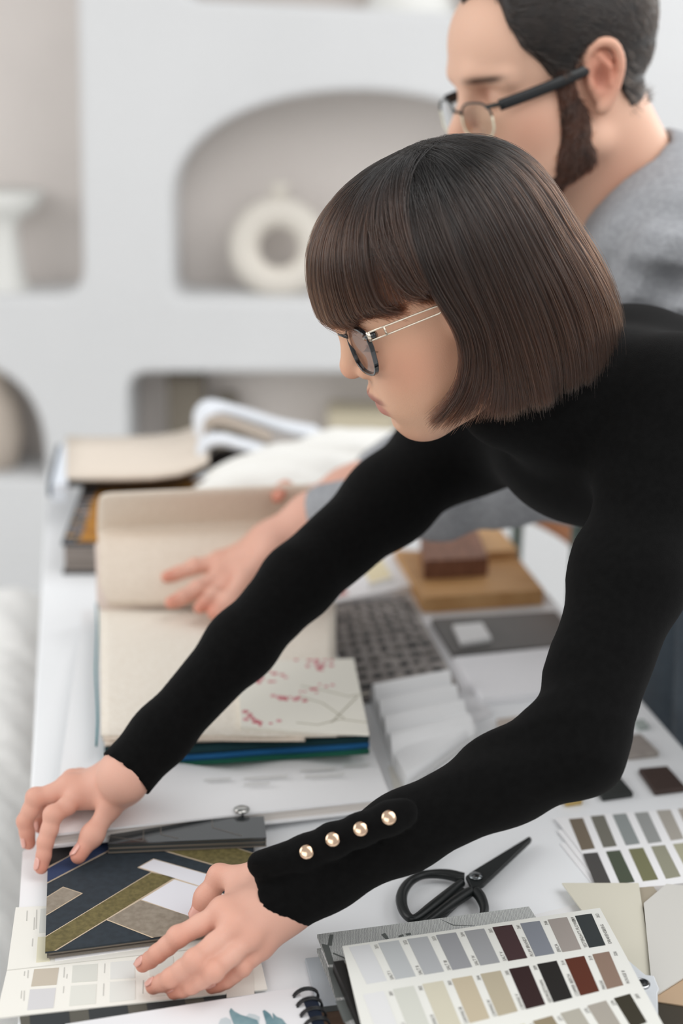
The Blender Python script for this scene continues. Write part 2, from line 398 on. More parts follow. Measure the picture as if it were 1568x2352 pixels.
# ================================================================ THINGS ON THE TABLE
class Fr:
    """a local frame on a sheet: origin at a corner, u along the first edge, v along the second"""
    def __init__(s, o, pu, pv):
        s.o = np.array(o, float); s.u = np.array(pu) - s.o; s.lu = np.linalg.norm(s.u); s.u /= s.lu
        w = np.array(pv) - s.o; s.v = w - s.u * (w @ s.u); s.lv = np.linalg.norm(s.v); s.v /= s.lv
        s.n = np.cross(s.u, s.v); s.n = s.n if s.n[2] > 0 else -s.n
    def at(s, a, b, h=0): return s.o + s.u * a + s.v * b + s.n * h
    def px(s, x, y):
        r = ray(x, y); t = ((s.o - c_O) @ s.n) / (r @ s.n); w = c_O + r * t - s.o; return w @ s.u, w @ s.v
def fpoly(name, F_, uv, m, parent, h=.0, th=.0004):
    pts = [F_.at(a, b, h + th) for a, b in uv]; n = len(pts); low = [F_.at(a, b, h) for a, b in uv]
    a = sum(np.cross(pts[i] - pts[0], pts[(i + 1) % n] - pts[0])[2] for i in range(n))
    if a < 0: pts, low = pts[::-1], low[::-1]
    return obj(name, pts + low, [tuple(range(n)), tuple(range(2 * n - 1, n - 1, -1))] + [(i, i + n, (i + 1) % n + n, (i + 1) % n) for i in range(n)], m, parent)
def ftext(F_, a, b, h, body, size, m, parent, du=None, dv=None, name='printed_name'):
    cu = bpy.data.curves.new(name, 'FONT'); cu.body = body; cu.size = size; cu.extrude = .00003; cu.materials.append(m); cu.resolution_u = 2
    t_ = bpy.data.objects.new('tmp', cu); me = bpy.data.meshes.new_from_object(t_); bpy.data.objects.remove(t_); bpy.data.curves.remove(cu)
    o = bpy.data.objects.new(name, me); C.objects.link(o)
    x = -F_.v if du is None else du; z = F_.n; y = np.cross(z, x); p = F_.at(a, b, h)
    M4 = Matrix(((x[0], y[0], z[0], p[0]), (x[1], y[1], z[1], p[1]), (x[2], y[2], z[2], p[2]), (0, 0, 0, 1)))
    o.parent = parent; o.matrix_parent_inverse = parent.matrix_basis.inverted(); o.matrix_basis = M4; return o
def inset(uv, d):
    """grow (d>0) a convex polygon"""
    uv = [np.array(p, float) for p in uv]; n = len(uv); ar = sum(uv[i][0] * uv[(i + 1) % n][1] - uv[(i + 1) % n][0] * uv[i][1] for i in range(n)); sg = 1 if ar > 0 else -1
    L = []
    for i in range(n):
        e = uv[(i + 1) % n] - uv[i]; e = e / np.linalg.norm(e); nn = np.array([e[1], -e[0]]) * sg; L.append((uv[i] + nn * d, e))
    out = []
    for i in range(n):
        p, e = L[i - 1]; q, g = L[i]; den = e[0] * g[1] - e[1] * g[0]; w = q - p; t = (w[0] * g[1] - w[1] * g[0]) / den if abs(den) > 1e-9 else 0; out.append(tuple(p + e * t))
    return out
M_ink = mat('ink_grey', (120, 118, 114), .7)
M_inkl = mat('ink_pale', (196, 194, 188), .7)

# ---- A: linen book with the open colour booklet on it (bottom right)
z0 = TZ
gb_t = .016
silver = thing('sample_folder', 'pale grey folder with a brown patch poking out left of the linen book', 'folder', P(760, 2300, TZ))
slab('cover', [(700, 2200), (800, 2190), (900, 2450), (765, 2460)], TZ + .004, .004, mat('folder_grey', (190, 197, 203), .5), silver, .0008)
slab('patch', [(738, 2326), (800, 2318), (860, 2450), (772, 2460)], TZ + .0046, .0006, mat('folder_brown', (92, 70, 54), .6, var=.2), silver)
slab('dark_band', [(733, 2313), (790, 2306), (800, 2318), (738, 2325)], TZ + .0049, .0009, mat('folder_dark', (70, 74, 74), .6), silver)
def linen():
    F_ = Fr(P(728, 2146, TZ + gb_t + .004), P(1214, 2082, TZ + gb_t + .004), P(838, 2600, TZ + gb_t + .004))
    bt = thing('linen_book', 'grey linen covered book with sketchy dark marks under the colour booklet', 'book', F_.at(.09, .08))
    m = mat('linen_grey', (186, 188, 186), .95, var=0.0, bump=.5, bscale=700)
    nt = m.node_tree; tc = nt.nodes.new('ShaderNodeTexCoord'); w1 = nt.nodes.new('ShaderNodeTexWave'); w1.inputs['Scale'].default_value = 260; w1.inputs['Distortion'].default_value = 4
    nt.links.new(tc.outputs['Object'], w1.inputs['Vector']); r = nt.nodes.new('ShaderNodeValToRGB'); r.color_ramp.elements[0].color = lin((150, 153, 152)); r.color_ramp.elements[1].color = lin((206, 208, 206))
    nt.links.new(w1.outputs['Fac'], r.inputs[0]); nt.links.new(r.outputs[0], nt.nodes['Principled BSDF'].inputs['Base Color'])
    lu = F_.lu
    fpoly('cover', F_, [(0, 0), (lu, 0), (lu, .235), (0, .235)], m, bt, -.003, .003)
    fpoly('page_block', F_, [(.003, .003), (lu - .003, .003), (lu - .003, .232), (.003, .232)], M_paper, bt, -gb_t + .003, gb_t - .006)
    fpoly('back_cover', F_, [(0, 0), (lu, 0), (lu, .235), (0, .235)], m, bt, -gb_t, .003)
    md = mat('linen_mark', (96, 100, 98), .95)
    for pl in ([(757, 2147), (765, 2147), (762, 2172), (752, 2172)], [(765, 2188), (800, 2203), (800, 2206), (764, 2191)], [(875, 2147), (884, 2143), (893, 2156), (886, 2158)], [(914, 2150), (925, 2146), (927, 2150), (917, 2153)], [(930, 2145), (942, 2143), (944, 2147), (934, 2149)], [(738, 2168), (755, 2172), (768, 2215), (754, 2216)], [(752, 2222), (770, 2222), (790, 2290), (770, 2292)], [(1012, 2112), (1040, 2124), (1090, 2127), (1040, 2126)], [(770, 2300), (790, 2296), (812, 2340), (790, 2350)]):
        fpoly('sketch_mark', F_, [F_.px(*q) for q in pl], md, bt, .0, .0002)
    return F_
F1 = linen()
zb = TZ + gb_t + .004
def booklet():
    zt = zb + .014
    Fk = Fr(P(765, 2206, zt - .004), P(1380, 2118, zt - .004), P(860, 2500, zt - .004))
    bt = thing('colour_booklet', 'open paint colour booklet with rows of named grey, beige and red swatches', 'booklet', Fk.at(.1, .08))
    md = mat('binder_black', (34, 33, 32), .5); lu = Fk.lu * .93
    fpoly('back_cover', Fk, [(0, 0), (.008, 0), (.008, .185), (0, .185)], md, bt, -.010, .009)
    for k in range(5):
        fpoly('page', Fk, [(.006 + .0016 * k, .0), (lu - .004, .0), (lu - .004, .185), (.006 + .0016 * k, .185)], mat('page_edge_%s' % ('light' if k % 2 else 'taupe'), (216, 212, 204) if k % 2 else (176, 166, 154), .7), bt, -.010 + .0022 * k, .0017)
    F_ = Fr(P(786, 2173, zt), P(1377, 2085, zt), P(829, 2352, zt))
    Bq = np.array(F_.px(1522, 2352)); Aq = np.array(F_.px(829, 2352)); C1 = np.array(F_.px(1377, 2085))
    ext = lambda p, q, k: tuple(np.array(p) + (np.array(q) - np.array(p)) * k)
    pl = ext((0, 0), Aq, 1.95); pr = ext(C1, Bq, 1.17)
    mp = mat('booklet_page', (226, 226, 220), .55)
    fpoly('page', F_, [(0, 0), (F_.lu, 0), pr, pl], mp, bt, -.0012, .0012)['label'] = 'top open page with swatches'
    # sloping columns measured on the photograph
    rows = [((801, 2176), (1358, 2099), (1390, 2171), (842, 2261)), ((833, 2285), (1398, 2186), (1431, 2263), (877, 2400)), ((890, 2440), (1446, 2283), (1485, 2348), (960, 2560))]
    q = [[F_.px(*a) for a in r] for r in rows]
    cols = [[(212, 213, 214), (184, 187, 188), (173, 175, 177), (150, 151, 154), (154, 155, 157), (66, 46, 48), (128, 132, 140), (156, 148, 142), (52, 57, 58)],
            [(222, 222, 222), (206, 207, 198), (204, 199, 180), (190, 178, 154), (178, 168, 146), (48, 30, 30), (32, 30, 28), (88, 44, 30), (138, 116, 102)],
            [(216, 214, 206), (212, 211, 200), (212, 208, 192), (206, 204, 192), (204, 202, 184), (142, 130, 106), (172, 168, 156), (164, 158, 148), (54, 50, 38)]]
    names = [['SALT I', 'SALT II', 'SALT III', 'SALT IV', 'SALT V', 'PLUM BRANDY', 'ERICA', "YESTERDAY'S FLOWER", 'DRAKENSBERG'],
             ['CANVAS I', 'CANVAS II', 'CANVAS III', 'CANVAS IV', 'CANVAS V', 'GEORGETOWN', 'COPPER BEECH', 'MASAI', 'ROUGE II'], [''] * 9]
    nums = [['331', '332', '333', '334', '335', '341', '346', '349', '353'], ['301', '302', '303', '304', '305', '309', '314', '319', '326'], ['', '', '', '264', '265', '271', '272', '279', '283']]
    for r in range(3):
        tl, tr, br, bl = [np.array(a) for a in q[r]]
        H_ = np.linalg.norm(bl - tl)
        for k in range(9):
            f0, f1 = k / 9.0 * 1.045, (k + .70) / 9.0 * 1.045
            f1 = min(f1, 1.0) if k == 8 else f1
            a, b = tl + (tr - tl) * f0, tl + (tr - tl) * f1; c_, d = bl + (br - bl) * f1, bl + (br - bl) * f0
            mm = mat('booklet_colour_%s' % '_'.join(map(str, cols[r][k])), cols[r][k], .45)
            fpoly('swatch', F_, [tuple(a), tuple(b), tuple(c_), tuple(d)], mm, bt, 0, .0003)
            up = (b - c_) / np.linalg.norm(b - c_); du = F_.u * up[0] + F_.v * up[1]; gap = np.array([.0055, 0])
            if names[r][k]: ftext(F_, *(c_ + gap + up * .0005), .0003, names[r][k], .0037, M_ink, bt, du, name='printed_name')
            if nums[r][k]: ftext(F_, *(b + gap - up * .0068), .0003, nums[r][k], .0037, M_ink, bt, du, name='printed_number')
    return F_
booklet()
# ---- B: scissors
M_sc = mat('scissor_black', (20, 24, 24), .38, spec=.5)
def scissors():
    sx = lambda x, y, z: P(890 + x / 4.48, 1900 + y / 4.48, z)
    s = thing('scissors', 'pair of black scissors with looped handles lying below the sleeve', 'scissors', P(1080, 2020, TZ))
    z = TZ + .008
    v, f = prism([sx(800, 500, z + .004), sx(880, 440, z + .004), sx(1455, 88, z + .004), sx(1480, 105, z + .004), sx(1470, 135, z + .004), sx(985, 590, z + .004), sx(860, 620, z + .004)], .004)
    b = obj('blade', v, f, M_sc, s); bevel(b, .0012)
    v, f = prism([sx(830, 545, z), sx(880, 475, z), sx(1460, 98, z), sx(1484, 118, z), sx(1474, 140, z), sx(1010, 575, z), sx(960, 600, z), sx(880, 640, z)], .003); bevel(obj('blade', v, f, M_sc, s), .001)
    L1 = [(790, 520), (740, 515), (620, 488), (480, 480), (340, 500), (220, 570), (150, 680), (145, 790), (185, 890), (250, 945), (320, 920), (430, 840), (560, 740), (680, 640), (760, 570)]
    L2 = [(860, 660), (790, 700), (640, 800), (500, 905), (370, 1010), (330, 1100), (430, 1160), (640, 1150), (830, 1080), (960, 960), (995, 840), (960, 730), (910, 665)]
    for L in (L1, L2):
        pts = catmull([sx(x, y, z) for x, y in L], 6); tube('handle_loop', pts, [.0042 + .0006 * sin(i * .2) for i in range(len(pts))], M_sc, s, n=12)
    v, f = prism([sx(230, 985, z + .001), sx(330, 930, z + .001), sx(750, 600, z + .001), sx(830, 640, z + .001), sx(650, 740, z + .001), sx(330, 985, z + .001)], .005); bevel(obj('handle_arm', v, f, M_sc, s), .0015)
    v, f = prism([sx(460, 960, z), sx(760, 700, z), sx(860, 600, z), sx(900, 660, z), sx(780, 720, z), sx(560, 930, z)], .005); bevel(obj('handle_arm', v, f, M_sc, s), .0015)
    c = sx(905, 508, z + .004); lathe('rivet', [(.0062, 0), (.006, .0012), (.003, .0022), (.0005, .0026)], c, mat('rivet_steel', (120, 124, 126), .25, metal=1), s, n=20)
scissors()
def pencil():
    a, b = P(962, 1992, TZ + .006), P(1065, 1925, TZ + .004)
    s = thing('drafting_compass', 'slim dark metal compass tool half hidden under the sleeve above the scissors', 'tool', a)
    tube('leg', [a, (a + b) / 2, b], [.0022, .0018, .0008], mat('tool_grey', (120, 128, 126), .4, metal=.6), s, n=8)
    tube('hinge', [P(956, 2002, TZ + .006), P(964, 1990, TZ + .008)], .0045, M_sc, s, n=10)
pencil()
# ---- C: grey-green colour sheet (right)
def colour_sheet():
    g = lambda x, y: (1130 + x / 3.58, 1560 + y / 3.58)
    z = TZ + .0045
    F_ = Fr(P(*g(515, 1130), z), P(*g(1568, 1058), z), P(*g(760, 1850), z))
    s = thing('colour_chart_sheet', 'white chart sheet with grey, brown and olive swatch columns at the right edge', 'colour chart', F_.at(.06, .06))
    TRr = F_.px(*g(1568, 1058)); ex = TRr[0] + .09
    for k in range(3): fpoly('page', F_, [(-.004 * k, .02 * k), (ex, .02 * k - .001), (ex + .01, .15), (.012 - .004 * k, .15)], M_paper, s, -.0042 + .0012 * (2 - k), .0009)
    R1 = [[(630, 1145), (745, 1135), (845, 1385), (735, 1400)], [(808, 1122), (920, 1112), (1025, 1365), (915, 1378)], [(988, 1108), (1100, 1098), (1215, 1345), (1100, 1360)], [(1168, 1095), (1280, 1085), (1395, 1330), (1285, 1345)], [(1350, 1075), (1465, 1068), (1575, 1305), (1470, 1320)], [(1525, 1062), (1640, 1050), (1750, 1280), (1640, 1300)]]
    R2 = [[(745, 1430), (865, 1418), (980, 1680), (850, 1690)], [(935, 1412), (1050, 1400), (1172, 1660), (1050, 1675)], [(1120, 1392), (1240, 1380), (1365, 1640), (1240, 1655)], [(1305, 1370), (1420, 1358), (1550, 1615), (1430, 1635)], [(1485, 1350), (1600, 1338), (1730, 1590), (1620, 1605)], [(1665, 1330), (1780, 1318), (1900, 1560), (1800, 1580)]]
    R3 = [[(1270, 1700), (1420, 1690), (1480, 1790), (1350, 1800)], [(1490, 1680), (1620, 1665), (1680, 1770), (1560, 1780)]]
    K = [[(116, 104, 88), (114, 112, 102), (142, 148, 147), (152, 154, 152), (170, 165, 156), (176, 168, 160)], [(74, 72, 70), (76, 84, 68), (120, 120, 88), (150, 149, 130), (172, 170, 146), (180, 176, 160)], [(196, 192, 188), (186, 184, 182)]]
    for R_, kk in zip((R1, R2, R3), K):
        for pl, c in zip(R_, kk): fpoly('swatch', F_, [F_.px(*g(*p)) for p in pl], mat('chart_%d_%d_%d' % c, c, .5), s, -.0009, .0003)
colour_sheet()
# ---- D: loose cards right
def card(name, label, pxs, z, th, rgb, cat='card', bv=.0003, **kw):
    o = slab(name, pxs, z, th, mat('card_%d_%d_%d' % rgb, rgb, kw.get('rough', .6)), None, 0); return tag(o, label, cat)
card('paint_card', 'taupe card edge showing between the two large ivory cards', [(1440, 2040), (1500, 2036), (1540, 2090), (1470, 2180)], TZ + .0062, .0012, (168, 158, 140))
card('paint_card', 'large greenish ivory paint card with its corner by the colour sheet', [(1290, 2028), (1466, 2028), (1500, 2240), (1400, 2260), (1380, 2150)], TZ + .0085, .0012, (214, 210, 194))
card('paint_card', 'white sheet lying flat under the ivory card beside the scissors', [(1190, 2110), (1330, 2075), (1400, 2140), (1320, 2200), (1230, 2190)], TZ + .0012, .001, (236, 236, 236))
card('paint_card', 'large pale grey ivory paint card at the right picture edge', [(1478, 2074), (1530, 2030), (1640, 2040), (1640, 2200), (1510, 2283), (1494, 2240)], TZ + .0115, .0012, (208, 206, 200))
card('paint_card', 'light tan paint card at the right edge below the ivory cards', [(1506, 2285), (1640, 2190), (1640, 2320), (1509, 2300)], TZ + .0095, .001, (186, 160, 132))
card('paint_card', 'dark olive brown paint card at the lower right corner', [(1506, 2290), (1640, 2275), (1660, 2420), (1525, 2420)], TZ + .0082, .001, (62, 56, 46))
fd = thing('fan_deck', 'white plastic fan deck tab with a dark metal eyelet by the booklet', 'fan deck', P(1470, 2290, TZ))
v, f = prism([P(x, y, TZ + .016) for x, y in [(1400, 2160), (1428, 2192), (1482, 2238), (1502, 2240), (1508, 2256), (1514, 2270), (1510, 2280), (1512, 2352), (1440, 2352)]], .0025); bevel(obj('tab', v, f, mat('deck_plastic', (218, 222, 226), .3), fd), .001)
lathe('eyelet', [(.0035, 0), (.0062, .0), (.0064, .0012), (.0045, .002), (.0038, .001)], P(1473, 2261, TZ + .0161), mat('eyelet_steel', (190, 192, 194), .2, metal=1), fd, n=24)
lathe('eyelet_hole', [(.0042, 0), (.0040, .0016), (.001, .0017)], P(1473, 2260, TZ + .0161), mat('eyelet_dark', (30, 32, 34), .4), fd, n=20)
# ---- E: material tiles
def tile(label, pxs, rgb, th, **k):
    o = slab('sample_tile', pxs, TZ + th, th, mat('tile_%d_%d_%d' % rgb, rgb, k.get('rough', .5), var=.08, vscale=120), None, .0012); return tag(o, label, 'tile', None)
tile('dark brown square sample tile at the right edge of the table', [(1466, 1764), (1532, 1758), (1576, 1808), (1504, 1817)], (66, 50, 44), .0055)
tile('black-green square sample tile beside the elbow', [(1350, 1780), (1414, 1772), (1455, 1820), (1384, 1830)], (38, 42, 40), .0055)
tile('grey taupe square sample tile behind the elbow', [(1402, 1692), (1471, 1684), (1514, 1727), (1441, 1735)], (160, 152, 146), .006)
tile('pale beige sample tile tucked behind the forearm', [(1140, 1650), (1222, 1640), (1262, 1690), (1158, 1700)], (200, 188, 178), .006)
tile('small golden sample tile peeking out under the elbow', [(1290, 1826), (1330, 1822), (1338, 1838), (1300, 1844)], (196, 168, 104), .005)
tile('small pale green sample tile behind the elbow beside the taupe one', [(1452, 1654), (1478, 1650), (1492, 1668), (1466, 1672)], (176, 186, 182), .004)
# ---- F: slabs
dk = slab('stone_slab', [(990, 1420), (1277, 1402), (1335, 1478), (1041, 1500)], TZ + .009, .009, mat('slab_dark', (92, 90, 88), .35, var=.06, vscale=20), None, .001); tag(dk, 'dark grey flat stone slab behind the arm, small white tile on it', 'slab')
wt = slab('sample_tile', [(1039, 1434), (1107, 1428), (1129, 1464), (1058, 1474)], TZ + .0155, .0065, mat('tile_white', (236, 236, 236), .4), None, .001); tag(wt, 'small white tile lying on the dark grey stone slab', 'tile')
ws = slab('stone_slab', [(1040, 1508), (1300, 1482), (1380, 1572), (1106, 1602)], TZ + .010, .010, mat('slab_white', (244, 244, 247), .5), None, .002); tag(ws, 'matte white slab in front of the dark grey slab', 'slab')
# carpet sample
def carpet():
    m = mat('carpet_grey', (168, 162, 158), 1, var=.2, vscale=60, bump=1, bscale=300)
    nt = m.node_tree
    s = slab('carpet_sample', [(753, 1388), (938, 1366), (1056, 1578), (790, 1606)], TZ + .008, .008, m, None, .002); tag(s, 'grey carpet sample with rows of dark woven dashes', 'carpet sample')
    q = [P(x, y, TZ + .008) for x, y in [(753, 1388), (938, 1366), (1056, 1578), (790, 1606)]]; bil = lambda u, v: (q[0] * (1 - u) + q[1] * u) * (1 - v) + (q[3] * (1 - u) + q[2] * u) * v
    md = [mat('carpet_dash_dark', (40, 42, 44), 1), mat('carpet_dash_mid', (66, 66, 67), 1), mat('carpet_dash_soft', (96, 93, 90), 1)]; R = random.Random(3)
    for i in range(11):
        for j in range(7):
            t = i / 11; v0 = .025 + i * .95 / 11; u0 = .03 + j * .95 / 7 + R.uniform(-.012, .012); du_ = R.uniform(.055, .11); dv = R.uniform(.030, .05) * .9
            pl = [bil(u0, v0), bil(u0 + du_, v0 + .004), bil(u0 + du_ * .95, v0 + dv), bil(u0 - .004, v0 + dv * .9)]
            v_, f_ = prism([p + np.array([0, 0, .001]) for p in pl], .002); obj('woven_dash', v_, f_, md[min(2, int(R.random() * 3.0))], s)
carpet()
# mouldings
def moulding(label, pA, pB, pC, prof, m, name='plaster_moulding'):
    """strip from edge pA-pB (length) across towards pC; prof: (w fraction, height)"""
    a, b, c = [P(*q, TZ) for q in (pA, pB, pC)]; lv = b - a; w = c - a; V = []; 
    for w_, h in prof: V += [a + w * w_ + np.array([0, 0, h]), b + w * w_ + np.array([0, 0, h])]
    V += [c, b + w, a, b]; n = len(prof); F = [(2 * i, 2 * i + 1, 2 * i + 3, 2 * i + 2) for i in range(n - 1)]
    F += [(2 * n - 2, 2 * n - 1, 2 * n + 1, 2 * n), (0, 2 * n + 2, 2 * n + 3, 1), tuple([2 * i for i in range(n)] + [2 * n, 2 * n + 2]), tuple([2 * n + 3, 2 * n + 1] + [2 * i + 1 for i in range(n - 1, -1, -1)])]
    o = obj(name, V, F, m); tag(o, label, 'moulding'); return o, a, lv, w
M_pl = mat('plaster_moulding', (246, 247, 248), .55)
def wavep(n, N=48, h0=.012, h1=.012, e=1):
    return [(i / N, h0 + h1 * abs(sin(pi * n * i / N)) ** .55) for i in range(N + 1)]
moulding('white fluted plaster moulding with deep round grooves beside the swatch book', (850, 1612), (1022, 1578), (900, 1765), wavep(4, h0=.003, h1=.026), M_pl)
mo, a_, l_, w_ = moulding('white plaster moulding with a carved bead row, nearest the sleeve', (904, 1772), (1062, 1660), (952, 1865), [(0, .012), (.02, .02), (.55, .021), (.6, .017), (.62, .012), (.8, .012), (.83, .017), (.97, .019), (1, .01)], M_pl)
for k in range(22):
    c = a_ + l_ * (k + .5) / 22 + w_ * .71 + np.array([0, 0, .0125]); S_ = obj('carved_bead', *prism([c + np.array([.003 * cos(q), .0035 * sin(q), .003]) for q in np.linspace(0, 2 * pi, 7)[:-1]], .003), mat('plaster_bead', (214, 214, 214), .6), mo)
card('paper_sheet', 'cream paper strip under the plaster mouldings', [(892, 1760), (960, 1740), (1000, 1850), (920, 1880)], TZ + .001, .0009, (228, 226, 218), 'paper')
card('paper_sheet', 'white backing sheet with a curled edge under carpet and mouldings', [(940, 1400), (985, 1400), (1130, 1640), (1085, 1660)], TZ + .0014, .001, (236, 236, 238), 'paper')
# white card with yellow swatches
F_ = Fr(P(790, 1300, TZ + .012), P(905, 1268, TZ + .012), P(760, 1392, TZ + .012))
wc = thing('sample_card', 'white sample card with a pale yellow field left of the wood boards', 'card', F_.at(.03, .03))
_o = [F_.px(*p) for p in [(780, 1303), (905, 1268), (948, 1343), (745, 1388)]]
fpoly('card_base', F_, _o, M_paper, wc, -.011, .011)
fpoly('yellow_field', F_, [F_.px(*p) for p in [(826, 1294), (876, 1282), (900, 1325), (850, 1340)]], mat('field_yellow', (238, 226, 190), .7), wc, 0, .0006)
fpoly('grey_line', F_, [F_.px(*p) for p in [(845, 1345), (905, 1328), (908, 1336), (848, 1353)]], M_inkl, wc, 0, .0005)
fpoly('red_mark', F_, [F_.px(*p) for p in [(752, 1362), (790, 1354), (800, 1364), (756, 1376)]], mat('mark_red', (196, 120, 112), .7), wc, 0, .0005)
# wood boards
M_bd = mat('board_wood', (205, 160, 108), .5, rgb2=(190, 143, 90), vscale=9, stretch=(2, 14, 2))
M_bd2 = mat('board_wood_light', (214, 172, 122), .5, rgb2=(202, 158, 108), vscale=9, stretch=(2, 14, 2))
M_wn = mat('walnut', (142, 98, 76), .5, rgb2=(116, 76, 56), vscale=14, stretch=(14, 2, 2))
tag(slab('wood_board', [(905, 1262), (1184, 1272), (1250, 1354), (972, 1373)], TZ + .022, .022, M_bd, None, .0015), 'large light oak board lying flat near the far table corner', 'board')
tag(slab('wood_board', [(1060, 1208), (1140, 1203), (1190, 1262), (1112, 1268)], TZ + .034, .012, M_bd2, None, .0015), 'smaller pale wood board behind the walnut block', 'board')
wn = slab('walnut_block', [(965, 1222), (1092, 1205), (1122, 1280), (974, 1288)], TZ + .048, .026, M_wn, None, .0015); tag(wn, 'dark walnut wood block standing on the large oak board', 'block')

# ---- G: binder with fabrics
zbn = TZ + .020
bd = thing('sample_binder', 'thick white binder lying under the stack of fabric swatches', 'binder', P(500, 1750, TZ))
def binder():
    zt4 = (.784, .766, .766, .770); px4 = [(118, 1916), (897, 1832), (735, 1400), (190, 1400)]
    top = [P(x, y, z) for (x, y), z in zip(px4, zt4)]; n3_ = np.array([0, 0, 1.0])
    def lay(h0, h1, ins, m, nm_):
        c = sum(top) / 4; T = [p + (c - p) * ins - n3_ * h0 for p in top]; Bm = [p + (c - p) * ins - n3_ * h1 for p in top]
        o = obj(nm_, T + Bm, [(0, 1, 2, 3), (7, 6, 5, 4)] + [(i, i + 4, (i + 1) % 4 + 4, (i + 1) % 4) for i in range(4)], m, bd); return o
    lay(0, .0022, 0, M_paper, 'cover'); lay(.0022, .0115, .012, mat('page_block', (226, 220, 214), .8, stretch=(1, 1, 200), rgb2=(206, 200, 194), vscale=8), 'page_block'); lay(.0115, .0138, 0, M_paper, 'cover')
binder(); zbn = TZ + .0265
Fb = Fr(P(230, 1790, .7815), P(860, 1735, .7668), P(260, 1860, .7835)); Fb.o = Fb.o + np.array([0, 0, .0012])
for k, (x, y, w_) in enumerate([(470, 1790, 60), (560, 1786, 100), (690, 1768, 80), (790, 1758, 60), (560, 1800, 60), (700, 1782, 90)]):
    fpoly('printed_line', Fb, [Fb.px(x, y), Fb.px(x + w_, y - w_ * .06), Fb.px(x + w_, y - w_ * .06 + 4), Fb.px(x, y + 4)], mat('print_faint', (214, 214, 212), .8), bd, 0, .0003)
sw = thing('fabric_swatch_book', 'thick book of cream, blue and green fabric swatches, pages being turned', 'swatch book', P(500, 1600, zbn))
def fabric(name, x0, x1, yF, yB, z, th, m, amp=.002, fr=3, ph=0, seed=1, parent=sw, xs=None, tilt=0):
    rows = []
    for j in range(9):
        t = j / 8; yy = yF + (yB - yF) * t; row = []
        for i in range(25):
            s = i / 24; xx = (x0 + (x1 - x0) * s) + (0 if xs is None else xs * t)
            zz = z + amp * sin(fr * 2 * pi * s + ph) * (1 - t) ** 2 + tilt * s
            row.append(P(xx, yy - (yF * 0), zz))
        rows.append(row)
    return grid_sheet(name, rows, m, parent, th=th)
M_fc = mat('fabric_cream', (240, 233, 221), .95, rgb2=(232, 223, 209), vscale=260, bump=.6, bscale=350)
M_fb = mat('fabric_beige', (228, 215, 200), .95, rgb2=(219, 205, 189), vscale=280, bump=.6, bscale=350)
M_green = mat('fabric_green', (14, 84, 66), .95, bump=.8, bscale=400)
M_blue = mat('fabric_blue', (22, 88, 138), .95, bump=.8, bscale=400)
M_teal = mat('fabric_teal', (10, 50, 56), .95, bump=.8, bscale=400)
M_navy = mat('fabric_navy', (24, 40, 60), .95, bump=.8, bscale=400)
M_bk2 = mat('fabric_black', (36, 38, 38), .95, bump=.8, bscale=400)
layers = [('fabric_green', M_green, 1768, 1728, .004), ('fabric_blue', M_blue, 1756, 1714, .0055), ('fabric_teal', M_teal, 1740, 1700, .0045), ('fabric_beige', M_fb, 1712, 1686, .0025)]
for k, (n_, m_, yl, yr, th_) in enumerate(layers):
    z = zbn + (.003, .0075, .0135, .0180)[k]
    rows = []
    for j in range(7):
        t = j / 6; row = []
        for i in range(31):
            s = i / 30; yf = yl + (yr - yl) * s - 0; xx = 240 + (848 - 240) * s - (0 if s < .5 else 0)
            yy = yf + (1400 - yf) * t; xx2 = xx + (725 - 848) * s * t * 1.0 + (0) * t
            zz = z + .0040 * sin(2.2 * 2 * pi * s + 1.2 + k * .15) * (1 - t) ** 2
            row.append(P(xx2, yy, zz))
        rows.append(row)
    grid_sheet(n_.replace('fabric', 'fabric_layer').rsplit('_', 1)[0], rows, m_, sw, th=th_)['label'] = n_.split('_')[1] + ' wool layer'
zt = zbn + .025
fl = fabric('fabric_layer', 236, 700, 1700, 1400, zt - .001, .003, M_fb, .001, 2, xs=-6, tilt=0); fl['label'] = 'beige layer below the cream one'
# teal edge at left
tl = grid_sheet('fabric_layer', [[P(222 + 2 * sin(i * .9), 1385 + i * 30, zt - .006 + zz) for i in range(12)] for zz in (0, .006)] , mat('fabric_turquoise', (30, 120, 130), .95, bump=.8, bscale=400), sw, th=.002); tl['label'] = 'turquoise cut edge showing at the left'
cr = fabric('fabric_layer', 232, 774, 1690, 1385, zt + .002, .0025, M_fc, .0008, 2, xs=-4, tilt=0); cr['label'] = 'cream textured swatch lying on top'
# blossom sheet
Fx = Fr(P(553, 1668, zt + .008), P(847, 1680, zt + .008), P(560, 1510, zt + .008))
bl = fpoly('blossom_sheet', Fx, [Fx.px(*p) for p in [(553, 1669), (847, 1682), (812, 1512), (545, 1520)]], mat('blossom_paper', (236, 233, 222), .8), sw, -.004, .004); bl['label'] = 'ivory sheet printed with pink blossom twigs'
M_pk = mat('blossom_pink', (204, 116, 126), .8); M_tw = mat('blossom_twig', (178, 174, 156), .8)
def twig(pts):
    pts = [np.array(Fx.px(*p)) for p in pts]
    for i in range(len(pts) - 1):
        a, b = pts[i], pts[i + 1]; d = (b - a) / np.linalg.norm(b - a); n_ = np.array([-d[1], d[0]]) * .0006
        fpoly('printed_twig', Fx, [a + n_, b + n_, b - n_, a - n_], M_tw, bl, .0, .0003)
for t_ in ([(846, 1592), (800, 1600), (740, 1585), (690, 1575)], [(790, 1650), (740, 1615), (690, 1600)], [(846, 1660), (780, 1652), (730, 1665), (680, 1660)], [(820, 1600), (760, 1660)]): twig(t_)
R = random.Random(5)
